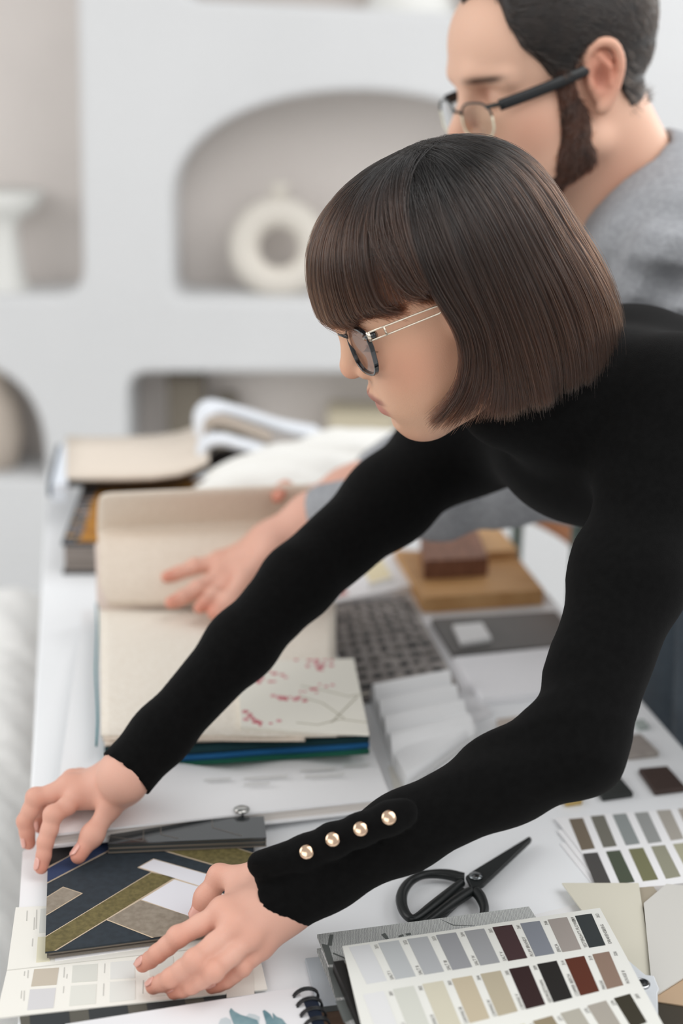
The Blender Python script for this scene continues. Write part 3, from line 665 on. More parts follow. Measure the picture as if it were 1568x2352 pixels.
for cx_, cy_, n_ in ((645, 1605, 10), (690, 1600, 8), (720, 1530, 12), (740, 1520, 8), (580, 1650, 8), (600, 1660, 6), (640, 1550, 6), (600, 1560, 5), (735, 1580, 6), (700, 1515, 5)):
    for k in range(n_):
        x, y = cx_ + R.gauss(0, 16), cy_ + R.gauss(0, 6)
        if y > 1668 or y < 1516: continue
        c = np.array(Fx.px(x, y)); r = R.uniform(.0018, .0038); an = R.uniform(0, 3)
        fpoly('printed_petal', Fx, [c + r * np.array([cos(an + q) * (1 if q % 2 else .6), sin(an + q)]) for q in np.linspace(0, 2 * pi, 6)[:-1]], M_pk if R.random() < .7 else mat('blossom_light', (216, 150, 156), .8), bl, 0, .0003 + k * 1e-5)
# turned pages held by the man: rises from the book, rolls over and stands up behind
rows = []
PR = [(1392, .006, 232, 730), (1360, .022, 230, 745), (1320, .040, 229, 752), (1275, .058, 228, 758), (1245, .070, 226, 760), (1232, .072, 224, 760), (1222, .070, 223, 760), (1200, .085, 223, 755), (1165, .108, 224, 735), (1135, .128, 226, 715)]
for y, h, xa, xb in PR:
    rows.append([P(xa + (xb - xa) * s, y - 22 * s * (1 if y < 1240 else .3) , zt + h + .004 * sin(s * 5)) for s in np.linspace(0, 1, 15)])
pg = grid_sheet('turned_swatch', rows, M_fb, sw, th=.004, sub=1); pg['label'] = 'beige woven swatches lifted while being turned'
rows = [[P(xa - 8 + (xb - xa) * s, y + 14 - 22 * s * (1 if y < 1240 else .3), zt + h - .006) for s in np.linspace(0, .6, 9)] for y, h, xa, xb in PR[:6]]
grid_sheet('turned_swatch', rows, mat('fabric_pinkish', (218, 202, 192), .95, bump=.6, bscale=350), sw, th=.003, sub=1)

# ---- H: back stack of books
pb_ = thing('pattern_book', 'thick book with a black and amber patterned cover at the far left', 'book', P(300, 1270, TZ))
hb = .045
F_ = Fr(P(141, 1247, TZ + hb), P(560, 1247, TZ + hb), P(150, 1100, TZ + hb))
fpoly('cover', F_, [(0, 0), (F_.lu, 0), (F_.lu, F_.lv), (0, F_.lv)], mat('cover_charcoal', (62, 64, 68), .7), pb_, -.004, .004)
fpoly('page_block', F_, [(.003, .003), (F_.lu, .003), (F_.lu, F_.lv), (.003, F_.lv)], mat('pages_grey', (160, 150, 144), .8, stretch=(1, 1, 90), rgb2=(108, 100, 92), vscale=7), pb_, -hb + .004, hb - .008)
fpoly('back_cover', F_, [(0, 0), (F_.lu, 0), (F_.lu, F_.lv), (0, F_.lv)], mat('cover_charcoal', (62, 64, 68), .7), pb_, -hb, .004)
amb = F_.px(188, 1230)[0]; amb2 = F_.px(222, 1230)[0]
fpoly('amber_panel', F_, [(amb, .004), (F_.lu, .004), (F_.lu, F_.lv), (amb, F_.lv)], mat('amber_cloth', (188, 134, 52), .85, rgb2=(150, 98, 34), vscale=60), pb_, 0, .0008)
R = random.Random(8)
for i in range(14):
    for j in range(3):
        a = .004 + j * amb / 3.1; b = .004 + i * F_.lv / 14.5
        fpoly('pattern_block', F_, [(a, b), (a + R.uniform(.004, .009), b + .001), (a + R.uniform(.004, .009), b + .007), (a, b + R.uniform(.004, .009))], mat(*R.choice([('pat_pink', (190, 168, 156), .8), ('pat_amber', (196, 148, 70), .8), ('pat_grey', (132, 132, 134), .8)])), pb_, 0, .0005)
# upper beige swatch book, curling up to the right
up = thing('beige_swatch_book', 'open book of thick beige swatches with a black underside atop the patterned book', 'swatch book', P(300, 1090, TZ + .05))
zu = TZ + hb + .03
def strip(name, prof, y0, y1, z, m, th, lab=None, dz=0):
    rows = [[P(x, (y0 + (y1 - y0) * t) + dyy, z + dz_) for x, dyy, dz_ in prof] for t in (0, .33, .66, 1)]
    o = grid_sheet(name, rows, m, up, th=th); 
    if lab: o['label'] = lab
    return o
pf = [(152, 0, 0), (200, 2, 0), (280, 2, 0), (350, 0, .002), (410, -8, .008), (450, -22, .016), (478, -38, .024)]
strip('swatch_leaf', pf, 1098, 1004, zu, mat('leaf_beige', (226, 214, 200), .9, bump=.3, bscale=200), .005)
strip('swatch_leaf', pf, 1108, 1014, zu - .010, mat('leaf_black', (44, 38, 34), .8), .012, 'black underside of the swatches')
slab('spine', [(118, 1112), (152, 1110), (172, 1020), (140, 1020)], zu + .001, .028, mat('spine_white', (226, 232, 240), .6), up, .002)
slab('spine_edge', [(108, 1112), (118, 1112), (140, 1020), (130, 1020)], zu - .006, .02, mat('spine_slate', (60, 74, 90), .6), up, .002)
# bent white sheets with taupe inside
def bent(name, prof, width_px, m, th, parent, lab=None):
    rows = []
    for k in range(6):
        t = k / 5; rows.append([Q(x + width_px[0] * t, y + width_px[1] * t, d + width_px[2] * t) for x, y, d in catmull(prof, 5)])
    o = grid_sheet(name, rows, m, parent, th=th)
    if lab: o['label'] = lab
    return o
bs = thing('curled_sample', 'white and taupe flexible samples folded over beside the beige swatch book', 'sample', P(520, 1100, TZ + .05))
M_wf = mat('felt_white', (232, 236, 242), .8); M_tp = mat('felt_taupe', (176, 163, 150), .9, bump=.4, bscale=300)
bent('folded_sheet', [(455, 1000, 2.25), (452, 950, 2.25), (480, 925, 2.27), (560, 945, 2.3), (640, 970, 2.32), (720, 985, 2.34)], (26, 20, -.05), M_wf, .012, bs)
bent('folded_sheet', [(470, 1010, 2.18), (475, 965, 2.18), (510, 955, 2.18), (570, 975, 2.2), (620, 995, 2.22)], (0, 22, -.02), M_tp, .006, bs, 'taupe felt sheet inside the fold')
bent('folded_sheet', [(458, 1060, 2.16), (462, 1015, 2.16), (500, 1000, 2.16), (560, 1015, 2.17), (640, 1040, 2.2)], (6, 18, -.03), M_wf, .010, bs)
bent('folded_sheet', [(478, 1075, 2.2), (490, 1040, 2.2), (530, 1030, 2.2), (590, 1040, 2.2)], (0, 40, .0), mat('felt_black', (36, 34, 34), .9), .01, bs, 'black felt sheet under the fold')
def heap():
    S = Sdf()
    for x, y, d, r in ((560, 1100, 2.04, .035), (620, 1085, 2.06, .05), (700, 1075, 2.08, .06), (780, 1080, 2.1, .06), (850, 1090, 2.12, .055), (700, 1110, 2.02, .05), (620, 1110, 2.02, .04), (500, 1122, 2.0, .022), (780, 1040, 2.2, .05), (860, 1060, 2.2, .06)):
        q = Q(x, y, d); q[2] = min(q[2], TZ + .075); S.add(ell(q, (r * 1.5, r * 1.2, r * .75)), .04)
    S.cut(plane((0, 0, TZ + .001), (0, 0, -1)), .01); S.disp(lambda p: .008 * np.sin(noise3(p * np.array([1, 2.2, 1]), 22, 5) * 4) * .6 + .002 * noise3(p, 120, 6))
    V, F = mesh_sdf(S, (-.35, 1.75, .73), (.30, 2.45, .95), .006); return np_mesh('folded_blanket', V, F)
tag(obj_me('folded_blanket', heap(), mat('blanket_white', (240, 239, 234), 1, bump=.8, bscale=150, sheen=.2), smooth=True), 'soft white woven cloth heaped behind the raised beige swatches', 'cloth')

# ---- I: bottom left group
g3 = lambda x, y: (x / 2.24, 1680 + y / 2.24); g4 = lambda x, y: (x / 3.92, 1980 + y / 3.92)
tag(slab('paper_sheet', [(52, 1955), (130, 1925), (260, 1925), (140, 2110), (42, 2112)], TZ + .0012, .001, M_paper), 'white sheet under the left hand beside the geometric sample', 'paper')
def dark_card():
    z = TZ + .0022; F_ = Fr(P(56, 2350, z), P(520, 2290, z), P(70, 2420, z)); s = thing('dark_colour_card', 'charcoal and olive colour card almost hidden under the cream card', 'card', F_.at(.05, .02))
    fpoly('card_base', F_, [(-.004, -.03), (F_.lu, -.03), (F_.lu, .06), (0, .06)], mat('card_khaki', (88, 86, 78), .6), s, -.0012, .0012)
    for k in range(4): fpoly('swatch', F_, [(.004 + k * .042, -.028), (.032 + k * .042, -.028), (.032 + k * .042, .05), (.004 + k * .042, .05)], mat('card_charcoal', (48, 52, 54), .6), s, 0, .0003)
dark_card()
def cream_card():
    z = TZ + .0035; F_ = Fr(P(0, 2338, z), P(614, 2271, z), P(36, 2084, z)); s = thing('cream_colour_card', 'cream colour card with pale grey and beige squares beneath the hands', 'card', F_.at(.1, .04))
    pl = [F_.px(*p) for p in [(36, 2084), (16, 2228), (-10, 2338), (614, 2272), (596, 2195), (540, 2060)]]
    fpoly('card_base', F_, pl, M_cream, s, -.0012, .0012)
    fpoly('fold_line', F_, [F_.px(*p) for p in [(16, 2228), (590, 2163), (590, 2165), (16, 2230)]], mat('fold_grey', (212, 210, 202), .7), s, 0, .0002)
    for pl, c in (([(308, 968), (530, 952), (508, 1105), (280, 1122)], (196, 186, 170)), ([(655, 935), (880, 917), (872, 1072), (645, 1088)], (214, 214, 206)), ([(995, 905), (1213, 886), (1213, 1045), (992, 1058)], (224, 224, 220)),
                  ([(270, 1150), (503, 1135), (480, 1315), (245, 1335)], (210, 209, 210)), ([(640, 1118), (868, 1100), (860, 1277), (622, 1298)], (221, 221, 213)), ([(990, 1082), (1217, 1068), (1217, 1240), (985, 1265)], (224, 224, 218)),
                  ([(365, 425), (440, 418), (425, 635), (350, 640)], (215, 216, 210)), ([(340, 678), (450, 672), (450, 895), (325, 905)], (224, 219, 194)), ([(1340, 870), (1560, 850), (1560, 1010), (1345, 1030)], (226, 225, 218)), ([(1350, 1045), (1565, 1030), (1570, 1195), (1350, 1220)], (224, 222, 214)),
                  ([(2035, 985), (2275, 950), (2290, 1190), (2040, 1225)], (226, 222, 214)), ([(1700, 1010), (1930, 990), (1930, 1200), (1700, 1225)], (228, 225, 216))):
        fpoly('swatch', F_, [F_.px(*g4(*p)) for p in pl], mat('cream_%d_%d_%d' % c, c, .6), s, 0, .0003)
    for x0, y0, hh in ((575, 950, 90), (600, 1010, 40), (940, 915, 85), (570, 1120, 60), (930, 1095, 110), (250, 975, 70), (218, 985, 40), (190, 1160, 70), (215, 1160, 90), (1285, 1065, 120), (325, 430, 170), (305, 500, 110), (240, 440, 90), (290, 690, 70)):
        fpoly('printed_caption', F_, [F_.px(*g4(x0, y0)), F_.px(*g4(x0 + 9, y0)), F_.px(*g4(x0 + 4, y0 + hh)), F_.px(*g4(x0 - 5, y0 + hh))], M_inkl, s, 0, .0002)
cream_card()
def geo_board():
    zt_ = TZ + .0125
    # white backing board below
    tag(slab('sample_board', [g4(495, 890), g4(1400, 760), g4(1400, 560), (118, 2060)], TZ + .0040, .0022, M_paper), 'thin white board under the geometric sample book', 'board')
    F_ = Fr(P(*g3(232, 1135), zt_), P(*g3(820, 1058), zt_), P(*g3(247, 566), zt_))
    s = thing('geometric_sample_book', 'stack of navy, olive and white geometric samples held by both hands', 'sample book', F_.at(.08, .05))
    W_ = F_.px(*g3(1370, 600))[0]; H_ = F_.px(*g3(247, 560))[1]
    W0 = F_.px(*g3(1300, 992))[0]
    TL_ = F_.px(*g3(249, 562)); outl = [(0, 0), (W0, 0), (W_, H_), TL_]
    for k in range(4):
        j = (.0006, -.0008, .001, 0)[k]
        fpoly('sample_sheet', F_, [(.002 + j, .0015 + j), (W0, .0015 + j), (W_, H_), (TL_[0] + .002 + j, H_)], mat('sheet_edge_%d' % (k % 2), ((150, 142, 130), (110, 104, 96))[k % 2], .6), s, -.0078 + k * .0016, .0014)
    fpoly('sample_sheet', F_, outl, mat('geo_navy', (44, 54, 62), .7, var=.14, vscale=160), s, -.0014, .0014)['label'] = 'top navy sheet with inlaid shapes'
    mg = mat('geo_line', (202, 184, 160), .5); ol = mat('geo_olive', (116, 106, 66), .7, rgb2=(94, 86, 52), vscale=260); tp = mat('geo_taupe', (150, 140, 126), .8, rgb2=(134, 124, 110), vscale=200); wh = mat('geo_white', (226, 226, 232), .6); bl_ = mat('geo_blue', (42, 58, 92), .7); bk_ = mat('geo_black', (34, 33, 34), .7); nv = bpy.data.materials['geo_navy']
    def clip(uv):
        # clip polygon to the sheet outline (left, bottom, top edges)
        out = uv
        _n = np.array([-TL_[1], TL_[0]]) / np.hypot(*TL_)
        for (nx, ny, d) in ((_n[0], _n[1], 0), (0, -1, 0), (0, 1, H_)):
            res = []
            for i in range(len(out)):
                a, b = np.array(out[i - 1]), np.array(out[i]); fa, fb = a @ (nx, ny) - d, b @ (nx, ny) - d
                if (fa <= 0) != (fb <= 0): res.append(tuple(a + (b - a) * fa / (fa - fb)))
                if fb <= 0: res.append(tuple(b))
            out = res
        return out
    def piece(pl, m, h=0, ln=.0011):
        uv = [F_.px(*g3(*p)) for p in pl]; a = clip(inset(uv, ln)); b = clip(uv)
        if len(a) > 2: fpoly('inlay_line', F_, a, mg, s, h, .00025)
        if len(b) > 2: fpoly('inlay_piece', F_, b, m, s, h, .0005)
    piece([(200, 640), (250, 540), (620, 480), (330, 655), (200, 720)], bk_)
    piece([(200, 735), (330, 660), (560, 535), (640, 570), (230, 785), (200, 800)], bl_, .0001)
    piece([(180, 895), (325, 805), (415, 835), (180, 978)], tp)
    piece([(150, 1112), (780, 728), (890, 757), (220, 1165), (150, 1160)], ol)
    piece([(718, 700), (790, 660), (1160, 765), (1120, 825)], wh)
    piece([(728, 868), (897, 765), (1180, 850), (1010, 965)], wh, .0001)
    piece([(555, 970), (722, 872), (1005, 965), (1080, 1010), (1000, 1060), (790, 1062)], tp, .0002)
    piece([(740, 575), (1085, 560), (1330, 640), (1200, 715), (855, 615)], ol)
    # bound end with clear covers and a screw post
    F2 = Fr(P(*g3(556, 628), zt_ + .001), P(*g3(1370, 594), zt_ + .001), P(*g3(566, 536), zt_ + .001))
    st = thing('bound_sample_pack', 'dark glossy sample pack with a screw post lying across the geometric samples', 'sample pack', F2.at(.05, .01))
    for k in range(6):
        fpoly('sample_sheet', F2, [(.001 * (k % 2), .0005 * (k % 3)), (F2.lu - .001 * (k % 3), .0005 * (k % 2)), (F2.lu, .036), (.004, .036)], mat('pack_edge_%d' % (k % 3), ((112, 104, 94), (54, 60, 62), (82, 78, 72))[k % 3], .5), st, .0014 * k, .0012)
    gl = mat('pack_gloss', (52, 56, 58), .14, spec=.6, coat=.6)
    fpoly('cover', F2, [(0, 0), (F2.lu, 0), (F2.lu, .036), (.004, .036)], gl, st, .0084, .0010)
    L2 = mat('pack_line', (104, 100, 94), .4)
    for a, b in (((.0, .012), (.03, .002)), ((.03, .003), (.03, .06)), ((.045, .012), (.06, .004)), ((.045, .012), (.045, .06)), ((.09, .02), (.115, .004)), ((.09, .02), (.09, .07))):
        a, b = np.array(a), np.array(b); d = (b - a) / np.linalg.norm(b - a); n_ = np.array([-d[1], d[0]]) * .0005; fpoly('inlay_line', F2, [a + n_, b + n_, b - n_, a - n_], L2, st, .0094, .0002)
    c = F2.px(*g3(1243, 470)); lathe('screw_post', [(.0028, -.006), (.0028, .003), (.0068, .0032), (.0072, .0045), (.004, .0058), (.0005, .006)], F2.at(*c, .0095), mat('screw_steel', (200, 200, 196), .2, metal=1), st, n=24)
geo_board()
def sketchbook():
    gs = lambda x, y: (480 + x / 4.9, 2200 + y / 4.9)
    z = TZ + .0105; F_ = Fr(P(*gs(1000, 332), z), P(200, 2338, z), P(*gs(1150, 745), z))
    s = thing('sketchbook', 'spiral sketchbook page with teal watercolour strokes at the bottom', 'sketchbook', F_.at(.05, .03))
    fpoly('back_cover', F_, [(-.0125, .006), (.16, .006), (.16, .1), (-.0125, .1)], mat('cover_navy', (34, 46, 66), .5), s, -.0095, .0035)
    fpoly('page', F_, [(0, 0), F_.px(400, 2312), F_.px(150, 2352), (.2, .1), (0, .1)], mat('sketch_paper', (226, 226, 228), .8), s, -.0058, .0058)
    te = mat('paint_teal', (92, 128, 138), .6, rgb2=(130, 158, 164), vscale=60); tl_ = mat('paint_teal_pale', (190, 200, 204), .7)
    for pl, m in (([(100, 760), (130, 690), (190, 670), (245, 700), (265, 800), (90, 820)], tl_), ([(410, 660), (450, 628), (520, 640), (572, 668), (560, 760), (420, 720)], tl_), ([(228, 605), (245, 570), (290, 610), (355, 645), (470, 680), (540, 705), (570, 780), (520, 860), (310, 860), (275, 745), (240, 650)], te),
                  ([(603, 600), (625, 590), (690, 640), (725, 700), (715, 622), (760, 668), (820, 690), (900, 790), (880, 860), (640, 860), (640, 730)], te)):
        fpoly('paint_stroke', F_, [F_.px(*gs(*p)) for p in pl], m, s, .0, .0002 if m is tl_ else .0004)
    for k in range(8):
        b = .009 + k * .0115
        for dd in (0, .0022):
            c = F_.at(0, b + dd, -.002); pts = []
            for a in np.linspace(-.35, pi * 1.15, 14): pts.append(c - F_.u * (.0035 - .0095 * cos(a)) + F_.n * (.0075 * sin(a)))
            tube('spiral_ring', pts, .0009, mat('wire_black', (24, 26, 28), .35, spec=.6), s, n=6)
sketchbook()
# ================================================================ PEOPLE
def headframe(x, y, d, yaw, pit, dF=0, dU=0):
    yaw, pit = radians(yaw), radians(pit); f_ = np.array([-cos(yaw) * cos(pit), -sin(yaw) * cos(pit), -sin(pit)])
    L_ = np.cross([0, 0, 1], f_); L_ /= np.linalg.norm(L_); U_ = np.cross(f_, L_); o = Q(x, y, d) + f_ * dF + U_ * dU
    B = np.array([f_, L_, U_]); return o, B
def to_w(V, o, B): return np.asarray(V) @ B + o
def to_l(V, o, B): return (np.asarray(V) - o) @ B.T
SK = dict(base=L3((214, 170, 142)), pink=L3((206, 136, 112)), lip=L3((168, 108, 98)), dark=L3((168, 112, 90)), light=L3((236, 200, 180)), hand=L3((222, 173, 154)), brow=L3((84, 60, 46)))
def g(p, c, r): return np.exp(-(((p - np.array(c)) / np.array(r)) ** 2).sum(1))[:, None]

def strands(name, paths, rads, m, parent, taper=.35):
    """paths: list of (n,3) arrays of equal n"""
    n = paths.shape[1]; cu = bpy.data.hair_curves.new(name); cu.add_curves([n] * len(paths))
    cu.attributes['position'].data.foreach_set('vector', paths.astype(np.float32).ravel())
    ra = cu.attributes.get('radius') or cu.attributes.new('radius', 'FLOAT', 'POINT')
    t = np.linspace(0, 1, n); prof = np.minimum(1, .6 + t * 3) * (1 - (1 - taper) * np.clip((t - .75) / .25, 0, 1))
    ra.data.foreach_set('value', (np.asarray(rads)[:, None] * prof[None]).astype(np.float32).ravel())
    cu.materials.append(m); o = bpy.data.objects.new(name, cu); C.objects.link(o); o.parent = parent; o.matrix_parent_inverse = parent.matrix_basis.inverted(); o['kind'] = 'stuff'; return o
def mat_hair(name, root, tip, rough=.32, spec=.5, hb=True):
    m = bpy.data.materials.new(name); m.use_nodes = True; nt = m.node_tree; nt.nodes.clear(); out = nt.nodes.new('ShaderNodeOutputMaterial')
    b = nt.nodes.new('ShaderNodeBsdfHairPrincipled'); b.model = 'CHIANG'; b.parametrization = 'COLOR'
    hi = nt.nodes.new('ShaderNodeHairInfo'); r = nt.nodes.new('ShaderNodeValToRGB'); r.color_ramp.elements[0].color = lin(root); r.color_ramp.elements[1].color = lin(tip)
    r.color_ramp.elements[0].position = .25
    mx = nt.nodes.new('ShaderNodeMix'); mx.data_type = 'RGBA'; mx.blend_type = 'MULTIPLY'; mr = nt.nodes.new('ShaderNodeMapRange'); mr.inputs[3].default_value = .3; mr.inputs[4].default_value = 1.7; b.inputs['IOR'].default_value = 1.62
    nt.links.new(hi.outputs['Intercept'], r.inputs[0]); nt.links.new(hi.outputs['Random'], mr.inputs[0]); mx.inputs[0].default_value = 1
    nt.links.new(r.outputs[0], mx.inputs[6]); nt.links.new(mr.outputs[0], mx.inputs[7]); nt.links.new(mx.outputs[2], b.inputs['Color'])
    b.inputs['Roughness'].default_value = rough; b.inputs['Radial Roughness'].default_value = .4; b.inputs['Coat'].default_value = spec * .4; b.inputs['Random Roughness'].default_value = .2
    nt.links.new(b.outputs[0], out.inputs[0]); return m
def nail(c, nrm, along, r, w, parent):
    nrm = np.array(nrm) / np.linalg.norm(nrm); a = np.array(along) / np.linalg.norm(along); s = np.cross(nrm, a); V = []; F = []
    N, K = 7, 6
    for i in range(K):
        for j in range(N):
            u = (i / (K - 1) - .5) * 2; v_ = (j / (N - 1) - .5) * 2; e = math.sqrt(max(0, 1 - abs(u) ** 4)); vv = v_ * e
            V.append(np.array(c) + a * u * w * .75 + s * vv * w * .5 + nrm * (r * (cos(vv * .75) - .72) * .55))
    F = [(i * N + j, i * N + j + 1, (i + 1) * N + j + 1, (i + 1) * N + j) for i in range(K - 1) for j in range(N - 1)]
    o = obj('fingernail', V, F, mat('nail', (222, 166, 152), .3, spec=.5, coat=.3), parent, smooth=True)
    s_ = o.modifiers.new('s', 'SOLIDIFY'); s_.thickness = .0005; return o
def hand(wrist, mcps, fingers, thumb, r0, back, wr=.024, palm_r=.0115):
    """mcps: index..little world points; fingers: list of [pip, dip, tip]; thumb: [cmc, mcp, ip, tip]; back: unit vector out of the hand's back"""
    S = Sdf(); wrist = np.array(wrist, float); back = np.array(back) / np.linalg.norm(back)
    span = mcps[3] - mcps[0]; span = span / np.linalg.norm(span); low = -back
    for i, m_ in enumerate(mcps):
        w0 = wrist + span * (-.011 + .0075 * i) + low * .003
        S.add(cap(w0, m_ + low * .004, palm_r, palm_r * (.86 - .05 * i)), .012)
        S.add(cap(wrist + span * (-.006 + .005 * i) + back * (palm_r * .55), m_ + back * (r0 * .2), .0034, .0042), .008)   # tendon
    mid = sum(mcps) / 4; S.add(cap(wrist + (mid - wrist) * .3 + low * .006, wrist + (mid - wrist) * .75 + low * .006, palm_r, palm_r * .9), .014)
    S.add(cap(thumb[0], (thumb[0] * .45 + mcps[0] * .55), r0 * 1.0, r0 * .55), .016)
    S.add(cap(thumb[1] * .6 + thumb[0] * .4 + low * .003, mcps[0] * .6 + mcps[1] * .4 + low * .006, r0 * .75, r0 * .6), .012)
    S.add(cap(thumb[0], wrist + low * .004, r0 * .95, r0 * .95), .024)
    rr = [1.0, 1.02, .96, .84]
    for i, (m_, f_) in enumerate(zip(mcps, fingers)):
        r = r0 * rr[i]; pts = [m_ + low * .002] + [np.array(q) for q in f_]; rs = [r * 1.06, r * .97, r * .86, r * .72]
        T = Sdf()
        for k in range(3):
            a, b = pts[k], pts[k + 1]; mdl = a * .5 + b * .5 + low * r * .10; rm_ = (rs[k] + rs[k + 1]) * .5 * .97
            T.add(cap(a, mdl, rs[k] * .98, rm_), .003); T.add(cap(mdl, b, rm_, rs[k + 1]), .003)
        T.add(ell(pts[1] + back * r * .10, (rs[1] * 1.0,) * 3), .003)
        S.add(T, .0042)
        S.add(ell(m_ + back * r * .12, (r * .92,) * 3), .010)
    tp = [np.array(q) for q in thumb]; T = Sdf()
    for k, (a, b) in enumerate(((1.05, 1.10), (1.10, 1.02), (1.02, .84))): T.add(cap(tp[k], tp[k + 1], r0 * a, r0 * b), .006)
    T.add(ell(tp[2], (r0 * 1.08,) * 3), .006); S.add(T, .008)
    return S
def hand_cols(p, joints, tips, base=None):
    c = np.tile(SK['hand'] if base is None else base, (len(p), 1))
    for j in joints: c = c + (SK['pink'] - c) * .55 * g(p, j, (.010,) * 3)
    for t in tips: c = c + (SK['pink'] * np.array([1, .86, .86]) - c) * .8 * g(p, t, (.012,) * 3)
    n = noise3(p, 60, 3)[:, None]; return c * (1 + .03 * n)
def bounds(pts, pad):
    pts = np.array(pts); return pts.min(0) - pad, pts.max(0) + pad

# ================================================================ THE WOMAN
wo, wB = headframe(1000, 690, 1.15, 10, 25)
WH = lambda F_, L_, U_: to_w(np.array([[F_, L_, U_]], float), wo, wB)[0]
def woman_head():
    S = Sdf()
    S.add(ell((-.022, 0, .040), (.092, .070, .074)), .02)
    S.add(ell((.010, 0, -.020), (.064, .058, .080)), .03)
    S.add(ell((.030, 0, .030), (.052, .056, .045)), .02)                       # forehead
    for s in (1, -1):
        S.add(ell((.036, s * .034, -.022), (.030, .025, .026)), .022)            # cheek
        S.add(cap((.042, s * .012, -.080), (-.012, s * .047, -.052), .019, .018), .022)   # jaw
        S.add(ell((.040, s * .026, -.052), (.024, .024, .026)), .025)
    S.add(ell((.0485, 0, -.083), (.019, .019, .0165)), .016)                      # chin
    S.add(ell((.057, 0, -.056), (.018, .026, .020)), .018)                      # muzzle
    S.add(cap((.070, -.014, .022), (.070, .014, .022), .008, .008), .014)
    for s in (1, -1):
        S.add(cap((.068, s * .018, .021), (.054, s * .046, .016), .0075, .007), .012)
        S.sub(ell((.081, s * .031, .003), (.016, .017, .012)), .016)             # eye hollow
        S.add(ell((.0545, s * .030, .0025), (.0135, .0145, .0125)), .004)         # lid ball
        S.sub(cap((.0665, s * .019, -.0052), (.0600, s * .042, -.0042), .0009, .0009), .0022)  # lash line
        S.sub(cap((.0660, s * .018, .0105), (.0570, s * .043, .0098), .0010, .0010), .003)  # lid crease
    S.add(cap((.071, 0, .014), (.0835, 0, -.016), .0058, .0080), .011)           # nose bridge
    S.add(ell((.0832, 0, -.0215), (.0098, .0092, .0086)), .006)
    for s in (1, -1):
        S.add(ell((.0735, s * .0115, -.0255), (.0088, .0062, .0070)), .005)
        S.sub(ell((.0795, s * .0062, -.0330), (.0048, .0028, .0032)), .003)
        S.sub(cap((.069, s * .0185, -.0235), (.066, s * .0175, -.032), .0008, .0008), .004)
    S.add(ell((.0725, 0, -.0485), (.0075, .0190, .0062)), .004)
    S.add(cap((.0745, -.004, -.0475), (.0745, .004, -.0475), .0048, .0048), .005)
    S.add(ell((.0690, 0, -.0618), (.0082, .0165, .0078)), .004)
    S.sub(cap((.0800, 0, -.0538), (.0640, .0235, -.0568), .0009, .0006), .0028); S.sub(cap((.0800, 0, -.0538), (.0640, -.0235, -.0568), .0009, .0006), .0028)
    S.sub(cap((.077, 0, -.037), (.078, 0, -.044), .0012, .0012), .004)            # philtrum
    S.sub(ell((.0735, 0, -.0735), (.003, .012, .0025)), .008)
    for s in (1, -1):
        S.add(ell((-.012, s * .066, -.002), (.018, .007, .028)), .008)            # ears (under the hair)
    S.add(cap((-.040, 0, -.040), (-.085, 0, -.135), .052, .048), .03)            # neck
    return S
def woman_head_cols(p):
    c = np.tile(SK['base'], (len(p), 1))
    c = c + (SK['pink'] - c) * .50 * g(p, (.045, .045, -.025), (.03, .03, .025)) + 0
    c = c + (SK['pink'] - c) * .5 * g(p, (.088, 0, -.024), (.012, .012, .01))
    c = c + (SK['pink'] - c) * .35 * g(p, (.055, 0, -.095), (.03, .03, .015))
    c = c + (SK['dark'] - c) * .35 * g(p, (.0, .06, -.03), (.03, .03, .06))
    for s in (1, -1): c = c + (L3((150, 104, 88)) - c) * .4 * g(p, (.062, s * .03, .006), (.012, .015, .008))
    dy = np.abs(p[:, 1]); f = p[:, 0]; u = p[:, 2]
    sg_ = lambda x: 1 / (1 + np.exp(-np.clip(x, -30, 30)))
    mu = sg_((1 - ((dy / .0225) ** 2 + ((u + .0500 + .14 * dy) / .0062) ** 2)) * 5); ml = sg_((1 - ((dy / .0205) ** 2 + ((u + .0620) / .0080) ** 2)) * 5)
    lip = np.clip(np.maximum(mu, ml) * (f > .055), 0, 1)[:, None] * .92
    lc = np.where((u > -.0555)[:, None], SK['lip'] * .82, SK['lip'] * 1.12) * (1 + .07 * noise3(p * np.array([1, 6, 1]), 120, 2)[:, None])
    c = c * (1 - lip) + lc * lip
    sc_ = ((u > .070) | ((f < .010) & (u > .030)) | (f < -.012)) & (u > -.02); c = np.where(sc_[:, None], L3((44, 31, 25)), c)
    line = g(p, (.072, 0, -.0550), (.012, .015, .0014)); c = c + (L3((96, 50, 46)) - c) * .6 * line
    for s in (1, -1):
        c = c + (SK['brow'] - c) * np.clip(1.3 * g(p, (.068, s * .024, .0215), (.012, .012, .0030)) + 1.1 * g(p, (.060, s * .040, .0205), (.012, .009, .0026)), 0, .9)
        c = c + (L3((92, 58, 50)) - c) * np.clip(.9 * g(p, (.078, s * .0075, -.0330), (.0055, .0042, .0035)), 0, .85)
    return c * (1 + .02 * noise3(p, 150, 9)[:, None])

# joints, world space
W_LS = Q(1545, 955, 1.17); W_LE = Q(1317, 1706, 1.07); W_LW = Q(672, 2044, 1.083)
W_RS = Q(1080, 985, 1.44); W_RE = Q(690, 1330, 1.31); W_RW = Q(285, 1782, 1.21)
W_NB = WH(-.095, 0, -.150); W_CH = Q(1400, 968, 1.30)
W_HIP = np.array([.72, 1.22, .95])
